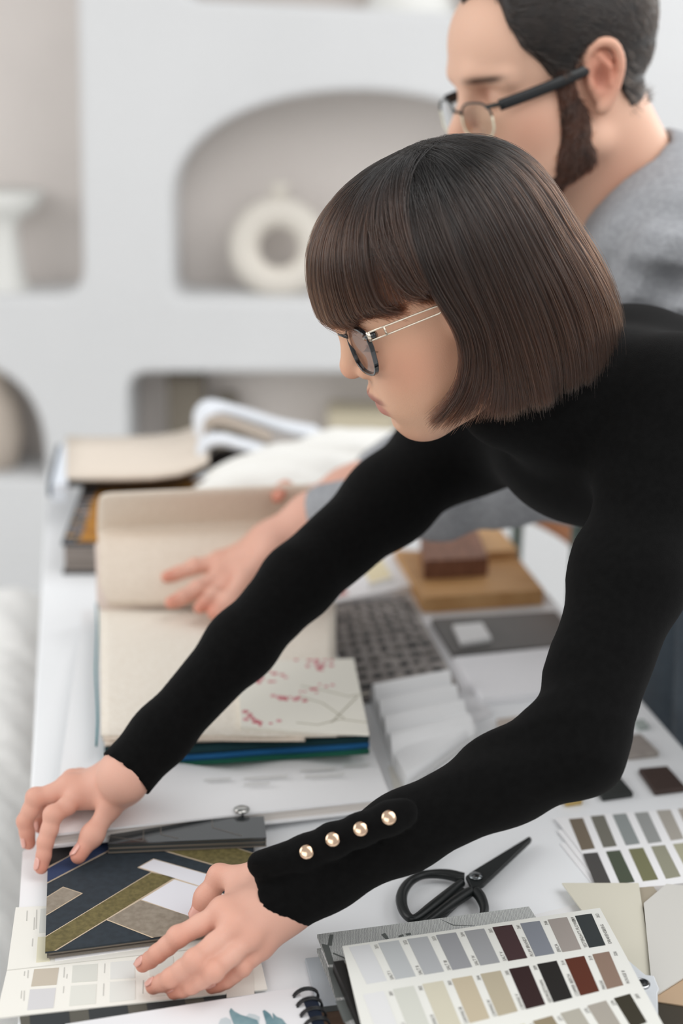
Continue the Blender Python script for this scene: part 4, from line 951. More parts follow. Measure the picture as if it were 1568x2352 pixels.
# near hand (her left)
TT = .7735
hm = [P(512, 2090, 0.8105), P(540, 2124, 0.8065), P(574, 2150, 0.7985), P(600, 2172, 0.7865)]
hf = [[P(408, 2152, 0.7945), P(362, 2190, 0.7805), P(328, 2216, 0.7670)], [P(447, 2206, 0.7945), P(392, 2246, 0.7785), P(352, 2266, 0.7630)],
      [P(490, 2232, 0.7885), P(440, 2262, 0.7735), P(400, 2279, 0.7620)], [P(556, 2222, 0.7785), P(520, 2252, 0.7675), P(486, 2268, 0.7610)]]
ht = [P(590, 2018, 0.8105), P(504, 2012, 0.8035), P(474, 2062, 0.7875), P(452, 2100, 0.7745)]
near_back = np.array([.10, -.42, 1.0])
near_S = hand(P(655, 2062, 0.8125), hm, hf, ht, .0079, near_back)
# far hand (her right)
fm = [P(176, 1822, 0.8105), P(158, 1806, 0.8125), P(146, 1800, 0.8065), P(160, 1806, 0.7945)]
fm = [P(182, 1822, 0.8065), P(158, 1803, 0.8105), P(166, 1792, 0.8035), P(182, 1788, 0.7945)]
ff = [[P(122, 1872, 0.8005), P(104, 1935, 0.7805), P(95, 1992, 0.7630)], [P(82, 1832, 0.8035), P(57, 1886, 0.7835), P(66, 1936, 0.7650)],
      [P(100, 1838, 0.7905), P(90, 1872, 0.7725), P(92, 1900, 0.7630)], [P(128, 1858, 0.7885), P(140, 1885, 0.7705), P(150, 1898, 0.7605)]]
ft = [P(262, 1806, 0.8065), P(250, 1858, 0.8005), P(212, 1918, 0.7855), P(180, 1966, 0.7730)]
far_back = np.array([-.35, .1, 1.0])
far_S = hand(P(282, 1786, 0.8145), fm, ff, ft, .0080, far_back, palm_r=.0115)

def woman():
    parts = []
    S = woman_head(); V, F = mesh_sdf(S, (-.16, -.09, -.20), (.11, .09, .13), .0013)
    parts.append((to_w(V, wo, wB), F, woman_head_cols(V)))
    for HS, pts, jn, tips, fore in ((near_S, hm + sum(hf, []) + ht + [W_LW], hm + [q[0] for q in hf] + [q[1] for q in hf] + ht[1:3], [q[2] for q in hf] + [ht[3]], (W_LW, W_LE)),
                              (far_S, fm + sum(ff, []) + ft + [W_RW], fm + [q[0] for q in ff] + [q[1] for q in ff] + ft[1:3], [q[2] for q in ff] + [ft[3]], (W_RW, W_RE))):
        a, b = fore; HS.add(cap(pts[-1], a + (b - a) * .22, .0185, .018), .012); wr = P(655, 2062, .811) if HS is near_S else P(282, 1786, .813)
        HS.add(cap(wr, a, .0160, .0180), .022)
        lo, hi = bounds(pts + [a + (b - a) * .22], .03); V, F = mesh_sdf(HS, lo, hi, .0012); parts.append((V, F, hand_cols(V, jn, tips)))
    B_ = Sdf()   # body under the clothes
    B_.chain([W_LS, W_LE, W_LE + (W_LW - W_LE) * .9], [.036, .025, .016], .02); B_.chain([W_RS, W_RE, W_RE + (W_RW - W_RE) * .9], [.034, .024, .015], .02)
    B_.add(cap(W_NB, W_CH, .045, .08), .04); B_.add(cap(W_LS, W_RS, .05, .05), .05); B_.add(cap(W_CH, W_HIP, .085, .12), .06)
    for dx in (-.02, .10):
        h_ = W_HIP + np.array([.03, dx * 1.6 - .06, 0]); k_ = np.array([h_[0] + .02, h_[1], .50]); a_ = np.array([h_[0] + .0, h_[1], .09]); B_.chain([h_, k_, a_, a_ + np.array([-.13, 0, -.05])], [.085, .055, .036, .03], .03)
    V, F = mesh_sdf(B_, (-.35, .8, .0), (.95, 1.75, 1.45), .010); parts.append((V, F, np.tile(SK['base'], (len(V), 1))))
    V, F, K = merge(parts); o = obj_me('person', np_mesh('person', V, F, K), M_skin, smooth=True)
    return tag(o, 'woman with a brown bob and glasses in a black jumper leaning over the table', 'person')
wm = woman()
# nails
nm = lambda t, d, bk, r, w, par, up=None: nail(t + (bk - d * (bk @ d)) * 0 + 0, bk, d, r, w, par)
for fs, th, bk, par in ((hf, ht, near_back, wm), (ff, ft, far_back, wm)):
    for q in fs + [[th[1], th[2], th[3]]]:
        d = q[2] - q[1]; d = d / np.linalg.norm(d); b_ = bk / np.linalg.norm(bk); b_ = b_ - d * (b_ @ d); b_ /= np.linalg.norm(b_); r = .0066 if q[2] is not th[3] else .0076
        nail(q[2] + b_ * (r * .76) - d * .0024, b_, d, r, r * 1.15, par)
# jumper
M_blk = mat_knit('knit_black', (11, 11, 11), (7, 7, 7), 1400, .25)
def fold(axis_a, axis_b, amp, fr, seed, c=None, r=.12):
    a = np.array(axis_a); d = np.array(axis_b) - a; L_ = np.linalg.norm(d); d /= L_
    rg = np.random.default_rng(seed); n1 = rg.normal(size=3); n1 -= d * (n1 @ d); n1 /= np.linalg.norm(n1)
    def f(p):
        q = p - a; s = q @ d; e = q @ n1
        w = np.exp(-((p - np.array(c)) ** 2).sum(1) / (r * r)) if c is not None else 1
        return amp * w * np.clip(np.sin(fr * (s + .5 * e + .02 * noise3(p, 12, seed))), -.4, 1)
    return f
def woman_jumper():
    S = Sdf()
    ua = [W_LS, W_LS + (W_LE - W_LS) * .5 + c_R * .004, W_LE]; S.chain(ua, [.052, .0430, .0365], .02)
    fa = [W_LE, W_LE + (W_LW - W_LE) * .25, W_LE + (W_LW - W_LE) * .6, W_LE + (W_LW - W_LE) * .88, W_LW + (W_LW - W_LE) * .06]
    S.chain(fa, [.0365, .0325, .0280, .0262, .0300], .015); S.add(ell(W_LE + c_D * .004 + c_R * .006, (.030,) * 3), .015)
    S.chain([W_RS, W_RS + (W_RE - W_RS) * .5, W_RE], [.050, .041, .0335], .02)
    fb = [W_RE, W_RE + (W_RW - W_RE) * .35, W_RE + (W_RW - W_RE) * .8, W_RW + (W_RW - W_RE) * .05]; S.chain(fb, [.0335, .0305, .0245, .0262], .015)
    # trunk
    S.add(cap(W_LS + c_R * .0, W_RS, .060, .055), .05)
    S.add(cap(W_CH, W_HIP, .086, .125), .06); S.add(ell(W_CH + np.array([.01, .0, .005]), (.085, .12, .084)), .05)
    S.add(cap(Q(1480, 850, 1.30), Q(1700, 940, 1.34), .042, .06), .05)              # upper back
    S.add(ell(Q(1300, 1045, 1.26), (.05, .06, .045)), .04)                          # bust
    # turtleneck
    S.add(cap(WH(-.058, 0, -.078), W_NB, .056, .060), .03)
    S.add(cap(WH(-.062, 0, -.075), WH(-.075, 0, -.100), .0585, .0595), .006)
    S.add(cap(WH(-.030, .0, -.100), WH(-.060, 0, -.125), .048, .055), .015)
    # cuffs
    dl = (W_LW - W_LE) / np.linalg.norm(W_LW - W_LE); dr = (W_RW - W_RE) / np.linalg.norm(W_RW - W_RE)
    pl = Q(618, 2076, 1.09); S.cut(lambda p: np.where((np.linalg.norm(p - W_LW, axis=1) < .12), (p - pl) @ (dl * .85 - c_R * .25 - c_D * .08) , -1.0), 0)
    pr = Q(290, 1779, 1.21); S.cut(lambda p: np.where((np.linalg.norm(p - W_RW, axis=1) < .12), (p - pr) @ dr, -1.0), 0)
    # button placket standing on top of the near sleeve
    ps = [Q(600, 1986, 1.062), Q(704, 1957, 1.058), Q(764, 1930, 1.052), Q(828, 1906, 1.046), Q(893, 1880, 1.042), Q(925, 1868, 1.044)]
    S.chain(ps, [.0105, .0125, .0125, .012, .012, .011], .006)
    S.sub(cap(Q(548, 2020, 1.052), Q(628, 2000, 1.046), .0125, .004), .002)
    S.disp(fold(W_LS, W_LE, .0032, 110, 3, c=W_LE - c_R * .03, r=.07)); S.disp(fold(W_LS, W_LE, .003, 70, 7, c=Q(1380, 1180, 1.12), r=.09)); S.disp(fold(W_RS, W_RE, .0011, 80, 5, c=W_RE, r=.08))
    S.disp(lambda p: .0006 * noise3(p, 35, 8))
    V, F = mesh_sdf(S, (-.26, .82, .76), (.95, 1.72, 1.42), .0042); return np_mesh('jumper', V, F)
jm = obj_me('jumper', woman_jumper(), M_blk, wm, smooth=True); jm['label'] = 'black fine-knit turtleneck jumper'
M_gold = mat('button_gold', (232, 200, 172), .18, metal=1); 
for x, y, d in ((704, 1957, 1.0435), (764, 1928, 1.0375), (828, 1904, 1.032), (893, 1878, 1.0275)):
    c = Q(x, y, d); n_ = -c_f * .9 + np.array([0, 0, .45]); n_ /= np.linalg.norm(n_); V = []; prof = [(.0052, -.003), (.0054, .0004), (.0050, .0012), (.0035, .0018), (.0018, .0021), (.0003, .0022)]
    u_ = np.cross(n_, [0, 0, 1]); u_ /= np.linalg.norm(u_); v_ = np.cross(n_, u_); K = 24
    V = [c + u_ * r * cos(2 * pi * k / K) + v_ * r * sin(2 * pi * k / K) + n_ * h for r, h in prof for k in range(K)]
    F = [(i * K + k, i * K + (k + 1) % K, (i + 1) * K + (k + 1) % K, (i + 1) * K + k) for i in range(len(prof) - 1) for k in range(K)] + [tuple(range((len(prof) - 1) * K, len(prof) * K))]
    obj('button', V, F, M_gold, jm, smooth=True)
def trousers(hip, m, name, parent, dys, off, z0=.1):
    S = Sdf()
    for dy in dys:
        h_ = hip + np.array([.03, dy, 0]); k_ = np.array([h_[0] + off, h_[1], .50]); a_ = np.array([h_[0], h_[1], z0]); S.chain([h_, k_, a_], [.098, .070, .055], .02)
    S.add(ell(hip + np.array([.02, np.mean(dys), .03]), (.12, .16, .11)), .05); S.cut(plane(hip + np.array([0, 0, .09]), (0, 0, 1)), .01); S.disp(lambda p: .004 * noise3(p, 25, 4))
    lo = hip - np.array([.22, .32, hip[2] - z0 + .06]); hi = hip + np.array([.25, .35, .2]); V, F = mesh_sdf(S, lo, hi, .009); return obj_me(name, np_mesh(name, V, F), m, parent, smooth=True)
trousers(W_HIP, mat('trouser_dark', (44, 44, 48), .9, bump=.4, bscale=400), 'trousers', wm, (-.09, .10), .02)
def shoe(c, parent, m):
    S = Sdf(); c = np.array(c, float); S.add(cap(c + np.array([.03, 0, .04]), c + np.array([-.14, 0, .032]), .042, .036), .03); S.add(cap(c + np.array([.03, 0, .05]), c + np.array([.03, 0, .11]), .042, .045), .03); S.cut(plane(c + np.array([0, 0, .002]), (0, 0, -1)), .004)
    V, F = mesh_sdf(S, c - np.array([.22, .08, .02]), c + np.array([.12, .08, .2]), .007); return obj_me('shoe', np_mesh('shoe', V, F), m, parent, smooth=True)
M_shoe = mat('shoe_black', (30, 30, 32), .4)
for dy in (-.09, .10): shoe((W_HIP[0] + .03, W_HIP[1] + dy, 0), wm, M_shoe)

# ---- her hair
HC = np.array([-.020, 0.0]); HU = .030
def hair_r(phi):
    """radius of the hair volume in plan, phi measured from the face direction"""
    a = abs(phi); fr, sd, bk = .1115, .0835, .104
    if a < pi / 2: return math.sqrt(1 / ((cos(a) / fr) ** 2 + (sin(a) / sd) ** 2))
    return math.sqrt(1 / ((cos(a) / bk) ** 2 + (sin(a) / sd) ** 2))
BANG = radians(66)
def sst(x, a, b): x = min(1, max(0, (x - a) / (b - a))); return x * x * (3 - 2 * x)
def hair_path(phi, n, scale=1.0, cut=0.0, wx=0, wy=0, rnd=0.0):
    """a strand in head coordinates"""
    W0 = np.array([-.034 + wx, .0 + wy]); a = abs(phi); sg = 1 if phi >= 0 else -1
    bang = a < BANG
    def pe(tt):
        if not bang: return phi
        if rnd > .78: return phi
        if a > .74: return sg * (a + (1.20 - a) * (.92 - .35 * rnd) * sst(tt, .30, .78 + .2 * rnd))
        if a > .35: return sg * (a + .16 * ((a - .35) / .39) * sst(tt, .62, 1.0))
        return phi
    rimf = lambda ph: HC + np.array([cos(ph), sin(ph)]) * hair_r(ph)
    if bang: ue = .017 + .006 * (a / BANG) ** 2 + cut
    else:
        t = min(1, (a - BANG) / radians(100)); ue = -.088 - .006 * t + cut
    pts = []; nd = int(n * (.66 if bang else .46))
    for i in range(nd):
        s = sin(.5 * pi * (i / (nd - 1))); rim = rimf(pe(i / n)); pl = W0 + (rim - W0) * s
        dv = pl - HC; ph = math.atan2(dv[1], dv[0]); q = min(1, np.linalg.norm(dv) / hair_r(ph)); pts.append([pl[0], pl[1], HU + .0885 * max(0, 1 - q ** 2.35) ** (1 / 2.35)])
    for i in range(1, n - nd + 1):
        t = i / (n - nd); u = HU + (ue - HU) * t; ph_ = pe((nd + i) / n); d = np.array([cos(ph_), sin(ph_)]); rim = rimf(ph_)
        if bang: off = -.010 * t * t - .002 * t
        else:
            fl = .005 + .009 * max(0, -cos(phi)); off = fl * sin(t * 1.9) / sin(1.9) * 1.0 - .012 * t ** 5 * (1 if a > 1.9 else .4)
        pl = rim + d * off
        if not bang:
            fw = math.exp(-((a - BANG) / .34) ** 2); pl = pl + np.array([.036 * fw * t ** 3 - .012 * fw * sin(pi * t), -sg * .020 * fw * t ** 3]); u = u + .016 * fw * t ** 4
            pl = pl + np.array([.008 * t * t * max(0, 1 - abs(a - 1.9)), 0])
        pts.append([pl[0], pl[1], u])
    p = np.array(pts)
    for _ in range(5): p[1:-1] = .5 * p[1:-1] + .25 * (p[:-2] + p[2:])
    c = np.array([HC[0], 0, .02]); q = c + (p - c) * scale; q[:, 2] = np.where(p[:, 2] > HU, q[:, 2], p[:, 2] - (1 - scale) * .01)
    return q
def hair_shell(sc, n=30, K=96, ucut=0.0):
    V = []; F = []; ph = np.linspace(-pi, pi, K, endpoint=False)
    for p_ in ph: V.append(hair_path(p_, n, sc, ucut))
    V = np.array(V).reshape(-1, 3)
    ang = np.abs(ph)
    for i in range(K):
        j = (i + 1) % K
        jump = (ang[i] < BANG) != (ang[j] < BANG)
        for k in range(n - 1):
            if jump and k > n * .46: continue
            if .42 < ang[i] < BANG + .06 and k > n * .45: continue
            if BANG <= ang[i] < BANG + .30 and k > n * .70: continue
            F.append((i * n + k, j * n + k, j * n + k + 1, i * n + k + 1))
    return V, F
M_hair_in = mat('hair_under', (30, 21, 17), .7)
V, F = hair_shell(.945, ucut=.012); hr = obj('hair', to_w(V, wo, wB), F, M_hair_in, wm, smooth=True); hr['label'] = 'glossy brown chin-length bob with a fringe'
s_ = hr.modifiers.new('s', 'SOLIDIFY'); s_.thickness = .004; s_.offset = -1
M_hairw = mat_hair('hair_brown', (7, 5, 4), (48, 27, 16), .14, .1)
def hair_strands(N=24000, n=26):
    out = []; R = np.random.default_rng(11); clumps = np.sort(R.uniform(-pi, pi, 260)); cw = R.normal(0, 1, (260, 4))
    for i in range(N):
        k = R.integers(260); ph = clumps[k] + R.normal(0, .022) if R.random() < .72 else R.uniform(-pi, pi)
        ph = (ph + pi) % (2 * pi) - pi
        if .45 < abs(ph) < 1.10 and R.random() < .35: continue        # thinner fringe at the temple
        w = cw[k]; sc = 1 - abs(R.normal(0, .016)) + .006 * w[0] * .6; cut = R.normal(0, .0030) + .002 * w[1]
        if R.random() < .03: cut += .004 * R.random()
        p = hair_path(ph, n, sc, cut, .008 * w[2] + R.normal(0, .0025), .005 * w[3] + R.normal(0, .003), R.random())
        t = np.linspace(0, 1, n)[:, None]; j = R.normal(0, 1, (1, 3)) * np.array([[.0016, .0016, .0006]]); j2 = R.normal(0, 1, (1, 3)) * .0008
        p = p + j * t + j2 * np.sin(t * 5 + R.uniform(0, 6))
        if R.random() < .010: p = p + (p - np.array([-.02, 0, .02])) * (R.uniform(.02, .06) * t ** 1.5)
        out.append(p)
    P_ = np.array(out); return to_w(P_.reshape(-1, 3), wo, wB).reshape(P_.shape)
hp = hair_strands(); strands('hair_strands', hp, RNG.uniform(.00009, .00019, len(hp)), M_hairw, hr)
# lashes
def lashes():
    out = []
    for s in (1, -1):
        for k in range(20):
            t = k / 19; b = np.array([.0672 - .0065 * t - .0012 * sin(pi * t) * 0, s * (.020 + .021 * t), -.0050 + .0006 * t]); d = np.array([.0052 * (1 - .25 * t), s * (.0003 + .0022 * t), -.0042]); 
            out.append([b + d * u + np.array([0, 0, .0016 * u * u]) for u in np.linspace(0, 1, 5)])
    A_ = np.array(out); return to_w(A_.reshape(-1, 3), wo, wB).reshape(A_.shape)
la = lashes(); strands('eyelashes', la, [.00011] * len(la), mat('lash', (18, 12, 10), .5), wm)

# ---- her glasses
M_acet = mat('acetate_black', (20, 24, 28), .14, spec=.7, coat=.5); M_sil = mat('wire_silver', (226, 214, 196), .18, metal=1)
def lensmat(name, tint=(255, 255, 255)):
    m = bpy.data.materials.new(name); m.use_nodes = True; nt = m.node_tree; nt.nodes.clear(); o = nt.nodes.new('ShaderNodeOutputMaterial')
    t = nt.nodes.new('ShaderNodeBsdfTransparent'); t.inputs[0].default_value = lin(tint); gl = nt.nodes.new('ShaderNodeBsdfGlossy'); gl.inputs['Roughness'].default_value = .02; fr = nt.nodes.new('ShaderNodeFresnel'); fr.inputs[0].default_value = 1.5
    mx = nt.nodes.new('ShaderNodeMixShader'); nt.links.new(fr.outputs[0], mx.inputs[0]); nt.links.new(t.outputs[0], mx.inputs[1]); nt.links.new(gl.outputs[0], mx.inputs[2]); nt.links.new(mx.outputs[0], o.inputs[0]); return m
def ribbon_ring(name, outer, depth, th, m, parent):
    """closed rectangular-section ring through points; depth vector, thickness outward from centre"""
    o_ = np.array(outer); c = o_.mean(0); N = len(o_); V = []
    for i, p in enumerate(o_):
        tng = o_[(i + 1) % N] - o_[i - 1]; tng /= np.linalg.norm(tng); nn = np.cross(tng, depth); nn /= np.linalg.norm(nn); nn = nn if nn @ (p - c) > 0 else -nn
        dd = np.array(depth)
        V += [p - dd * .5, p - dd * .5 + nn * th, p + dd * .5 + nn * th, p + dd * .5]
    F = [(i * 4 + k, i * 4 + (k + 1) % 4, ((i + 1) % N) * 4 + (k + 1) % 4, ((i + 1) % N) * 4 + k) for i in range(N) for k in range(4)]
    o = obj(name, V, F, m, parent, smooth=False); bevel(o, .0006, 2); return o
gl_ = thing('eyeglasses', 'black square glasses with wire temples worn by the woman', 'glasses', WH(.08, 0, 0))
lm = lensmat('lens_clear', (248, 246, 246))
for s in (1, -1):
    pts = []
    for a in np.linspace(0, 2 * pi, 80, endpoint=False):
        ca, sa = cos(a), sin(a); e = 2 / 2.9; y = .0240 * abs(ca) ** e * np.sign(ca); z = .0180 * abs(sa) ** e * np.sign(sa); y *= (1 + .12 * (z / .018))
        L_ = .0340 + y; pts.append(WH(.0785 - .19 * max(0, L_ - .008) - .10 * z, s * L_, -.0030 + z))
    ribbon_ring('lens_rim', pts, (WH(1, 0, 0) - WH(0, 0, 0)) * .0038, .0022, M_acet, gl_)
    c = np.mean(pts, 0); lens = obj('lens', [c] + [c + (p - c) * 1.02 for p in pts], [(0, 1 + i, 1 + (i + 1) % 80) for i in range(80)], lm, gl_, smooth=True)
    tp_ = lambda F_, L_, U_: WH(F_, s * L_, U_)
    box_ = [tp_(.077, .0585, .0185), tp_(.0695, .0655, .0185)]; tube('end_piece', [tp_(.0690, .056, .0115), tp_(.0675, .0625, .0125), tp_(.062, .0665, .0130)], .0030, M_acet, gl_, n=8)
    # slotted wire temple
    up_, lo_ = .0168, .0100
    loop = [tp_(.0665, .0672, up_), tp_(.050, .0705, up_ - .0005), tp_(.030, .0735, up_ - .0012), tp_(.0125, .0755, up_ - .002), tp_(.0090, .0758, up_ - .0035), tp_(.0083, .0758, (up_ + lo_) / 2 - .0025), tp_(.0090, .0758, lo_ - .0005), tp_(.0125, .0755, lo_ - .0012), tp_(.030, .0735, lo_ - .0007), tp_(.050, .0705, lo_ - .0003), tp_(.0665, .0672, lo_)]
    tube('temple', loop, .00075, M_sil, gl_, n=8, closed=True)
    tube('temple_bar', [tp_(.0545, .0696, up_ - .0004), tp_(.0545, .0696, lo_ - .0004)], .0009, M_sil, gl_, n=6)
    tube('hinge', [tp_(.0672, .0665, up_ + .0005), tp_(.0672, .0665, lo_ - .0005)], .0016, M_sil, gl_, n=8)
    tube('temple_tip', catmull([tp_(.009, .0758, .0125), tp_(-.002, .0768, .012), tp_(-.014, .0762, .008), tp_(-.024, .075, -.008), tp_(-.028, .074, -.02)], 4), .0022, M_acet, gl_, n=8)
tube('bridge', [WH(.0775, .011, .007), WH(.0815, .004, .010), WH(.0815, -.004, .010), WH(.0775, -.011, .007)], .0024, M_acet, gl_, n=8)

# ================================================================ THE MAN
mo_, mB = headframe(1270, 190, 1.46, 18, 15)
MH = lambda F_, L_, U_: to_w(np.array([[F_, L_, U_]], float), mo_, mB)[0]
MS = .975
def man_head(ears=True):
    S = Sdf()
    S.add(ell((-.008, 0, .045), (.100, .074, .084)), .02)
    S.add(ell((.026, 0, -.020), (.068, .062, .085)), .03); S.add(ell((.046, 0, .050), (.052, .062, .056)), .025)
    for s in (1, -1):
        S.add(ell((.050, s * .038, -.028), (.032, .028, .030)), .025); S.add(cap((.062, s * .018, -.092), (-.004, s * .054, -.058), .021, .018), .022)
        S.add(ell((.050, s * .030, -.066), (.028, .026, .030)), .03)
    S.add(ell((.070, 0, -.096), (.022, .024, .020)), .016); S.add(ell((.074, 0, -.062), (.020, .028, .022)), .018)
    S.add(cap((.088, -.02, .030), (.088, .02, .030), .011, .011), .016)
    for s in (1, -1):
        S.add(cap((.088, s * .020, .030), (.070, s * .052, .023), .010, .008), .012); S.sub(ell((.103, s * .033, .006), (.020, .018, .014)), .016)
        S.add(ell((.0725, s * .032, .004), (.0145, .015, .0135)), .004); S.sub(cap((.0855, s * .021, -.003), (.0785, s * .045, -.002), .0009, .0009), .002)
    S.add(cap((.090, 0, .018), (.110, 0, -.018), .0068, .0100), .012); S.add(ell((.110, 0, -.024), (.012, .011, .0105)), .006)
    for s in (1, -1): S.add(ell((.098, s * .014, -.029), (.010, .0075, .0085)), .006)
    S.add(ell((.090, 0, -.056), (.009, .023, .006)), .004); S.add(ell((.087, 0, -.068), (.010, .021, .008)), .004); S.sub(cap((.098, 0, -.0618), (.080, .026, -.0625), .001, .0008), .003); S.sub(cap((.098, 0, -.0618), (.080, -.026, -.0625), .001, .0008), .003)
    for s in (1, -1):      # ears
        e = lambda F_, dL, U_: (F_ - .008, s * (.071 + dL), U_)
        S.add(ell(e(-.010, .004, .004), (.017, .006, .030)), .006)
        hx = [e(.006, .002, .014), e(.004, .007, .028), e(-.008, .011, .036), e(-.022, .013, .031), e(-.027, .013, .014), e(-.022, .011, -.004), e(-.013, .008, -.018), e(-.004, .005, -.026)]
        hxs = catmull(hx, 3); S.chain(hxs, list(np.interp(np.linspace(0, 7, len(hxs)), range(8), [.0035, .0038, .0042, .0044, .0042, .0038, .0045, .0062])), .003)
        S.chain([e(-.008, .008, .024), e(-.015, .010, .012), e(-.013, .009, -.004)], [.003, .0034, .003], .004)
        S.sub(ell(e(-.005, .012, .003), (.0075, .008, .012)), .005); S.sub(cap(e(-.019, .015, .022), e(-.0195, .015, .004), .0015, .0015), .004)
        S.add(ell(e(.004, .005, -.002), (.003, .004, .006)), .003)
    S.add(cap((-.035, 0, -.040), (-.075, 0, -.160), .058, .062), .03)
    S.add(cap((-.005, 0, -.075), (-.030, 0, -.150), .036, .045), .03)
    return S
def man_hair_mask(p):
    """1 where hair covers the head: hairline at the temple, sideburn, nape"""
    f, u, y = p[:, 0], p[:, 2], np.abs(p[:, 1])
    line = np.interp(u, [-.045, -.03, .0, .016, .03, .05, .075, .10, .13], [-.046, -.050, -.036, .034, .042, .058, .064, .062, .078])
    line = line + .02 * np.clip((.03 - y) / .03, 0, 1) * (u > .08)
    return line - f
def man_cols(p):
    c = np.tile(L3((224, 182, 158)), (len(p), 1))
    c = c + (SK['pink'] - c) * .5 * g(p, (.055, .05, -.03), (.03, .03, .03)) + 0
    c = c + (L3((216, 136, 112)) - c) * .75 * g(p, (-.018, .08, .008), (.022, .018, .032)); c = c + (L3((150, 84, 66)) - c) * .6 * g(p, (-.013, .076, .003), (.010, .010, .014))
    c = c + (SK['pink'] - c) * .5 * g(p, (.112, 0, -.024), (.014, .014, .012)); c = c + (L3((206, 150, 128)) - c) * .5 * g(p, (-.03, .05, -.10), (.04, .03, .05))
    for s in (1, -1):
        c = c + (L3((60, 42, 32)) - c) * np.clip(1.4 * g(p, (.086, s * .028, .0265), (.018, .014, .0042)) + 1.2 * g(p, (.078, s * .046, .0255), (.014, .011, .0036)), 0, .92)
        c = c + (L3((140, 88, 68)) - c) * .75 * g(p, (.088, s * .026, .010), (.014, .014, .011))  # darker lid tint, with eye-socket shading painted into the skin colour
    lip = ((np.abs(p[:, 1]) < .024) & (np.abs(p[:, 2] + .062) < .009) & (p[:, 0] > .078))[:, None]; return np.where(lip, L3((176, 104, 94)), c)
M_SH = Q(1560, 600, 1.46); M_SR = Q(1270, 560, 1.80); M_EL = Q(1330, 1075, 1.58); M_WL = Q(720, 1190, 1.66); M_ER = Q(1190, 900, 1.86); M_WR = Q(820, 1122, 1.80)
M_NB = MH(-.085, 0, -.165); M_CH = Q(1500, 760, 1.68); M_HIP = np.array([.475, 1.60, .93])
# his near hand flat on the swatches
mm = [Q(505, 1288, 1.66), Q(508, 1318, 1.64), Q(520, 1345, 1.63), Q(540, 1368, 1.62)]
mf = [[Q(448, 1302, 1.655), Q(412, 1316, 1.65), Q(384, 1325, 1.645)], [Q(455, 1352, 1.62), Q(420, 1372, 1.61), Q(393, 1384, 1.605)], [Q(492, 1366, 1.61), Q(472, 1384, 1.60), Q(458, 1396, 1.595)], [Q(520, 1385, 1.605), Q(502, 1400, 1.595), Q(488, 1408, 1.59)]]
mt = [Q(620, 1262, 1.63), Q(560, 1330, 1.61), Q(530, 1380, 1.60), Q(505, 1406, 1.59)]
man_near = hand(Q(625, 1250, 1.66), mm, mf, mt, .0098, np.array([-.1, -.5, 1.0]), palm_r=.015)
rm = [Q(700, 1136, 1.76), Q(692, 1142, 1.79), Q(690, 1148, 1.81), Q(695, 1156, 1.83)]
rf = [[Q(655, 1122, 1.74), Q(640, 1130, 1.72), Q(636, 1142, 1.71)], [Q(648, 1126, 1.79), Q(630, 1136, 1.77), Q(626, 1148, 1.76)], [Q(650, 1132, 1.82), Q(634, 1142, 1.80), Q(630, 1154, 1.79)], [Q(656, 1140, 1.85), Q(642, 1150, 1.83), Q(638, 1160, 1.82)]]
rt = [Q(770, 1142, 1.75), Q(735, 1155, 1.72), Q(712, 1162, 1.70), Q(694, 1160, 1.69)]
man_far = hand(Q(790, 1128, 1.80), rm, rf, rt, .0098, np.array([0, .2, 1.0]), palm_r=.015)
def man():
    parts = []; S = man_head(); V, F = mesh_sdf(S, (-.15, -.11, -.23), (.135, .11, .14), .0019); parts.append((to_w(V, mo_, mB), F, man_cols(V)))
    for HS, pts, jn, tips, a, b, w0 in ((man_near, mm + sum(mf, []) + mt, mm, [q[2] for q in mf], M_WL, M_EL, Q(625, 1250, 1.66)), (man_far, rm + sum(rf, []) + rt, rm, [q[2] for q in rf], M_WR, M_ER, Q(790, 1128, 1.80))):
        HS.add(cap(w0, a, .026, .027), .02); HS.add(cap(a, a + (b - a) * .25, .028, .030), .02); lo, hi = bounds(pts + [w0, a, a + (b - a) * .25], .035); V, F = mesh_sdf(HS, lo, hi, .002); parts.append((V, F, hand_cols(V, jn, tips)))
    B_ = Sdf(); B_.chain([M_SH, M_EL, M_EL + (M_WL - M_EL) * .9], [.045, .038, .027], .02); B_.chain([M_SR, M_ER, M_ER + (M_WR - M_ER) * .9], [.045, .036, .027], .02)
    B_.add(cap(M_NB, M_CH, .05, .10), .04); B_.add(cap(M_SH, M_SR, .06, .06), .05); B_.add(cap(M_CH, M_HIP, .11, .12), .06)
    for dy in (-.10, .11):
        h_ = M_HIP + np.array([.03, dy, 0]); B_.chain([h_, np.array([h_[0] + .02, h_[1], .5]), np.array([h_[0], h_[1], .09]), np.array([h_[0] - .13, h_[1], .04])], [.085, .06, .04, .032], .03)
    V, F = mesh_sdf(B_, (-.2, 1.3, 0), (.95, 2.15, 1.45), .011); parts.append((V, F, np.tile(SK['base'], (len(V), 1))))
    V, F, K = merge(parts); o = obj_me('person', np_mesh('person', V, F, K), M_skin, smooth=True)
    return tag(o, 'bearded man with glasses in a grey jumper behind the woman, turning swatches', 'person')
mn = man()
M_gry = mat_knit('knit_grey', (164, 166, 170), (150, 152, 156), 260, .5)
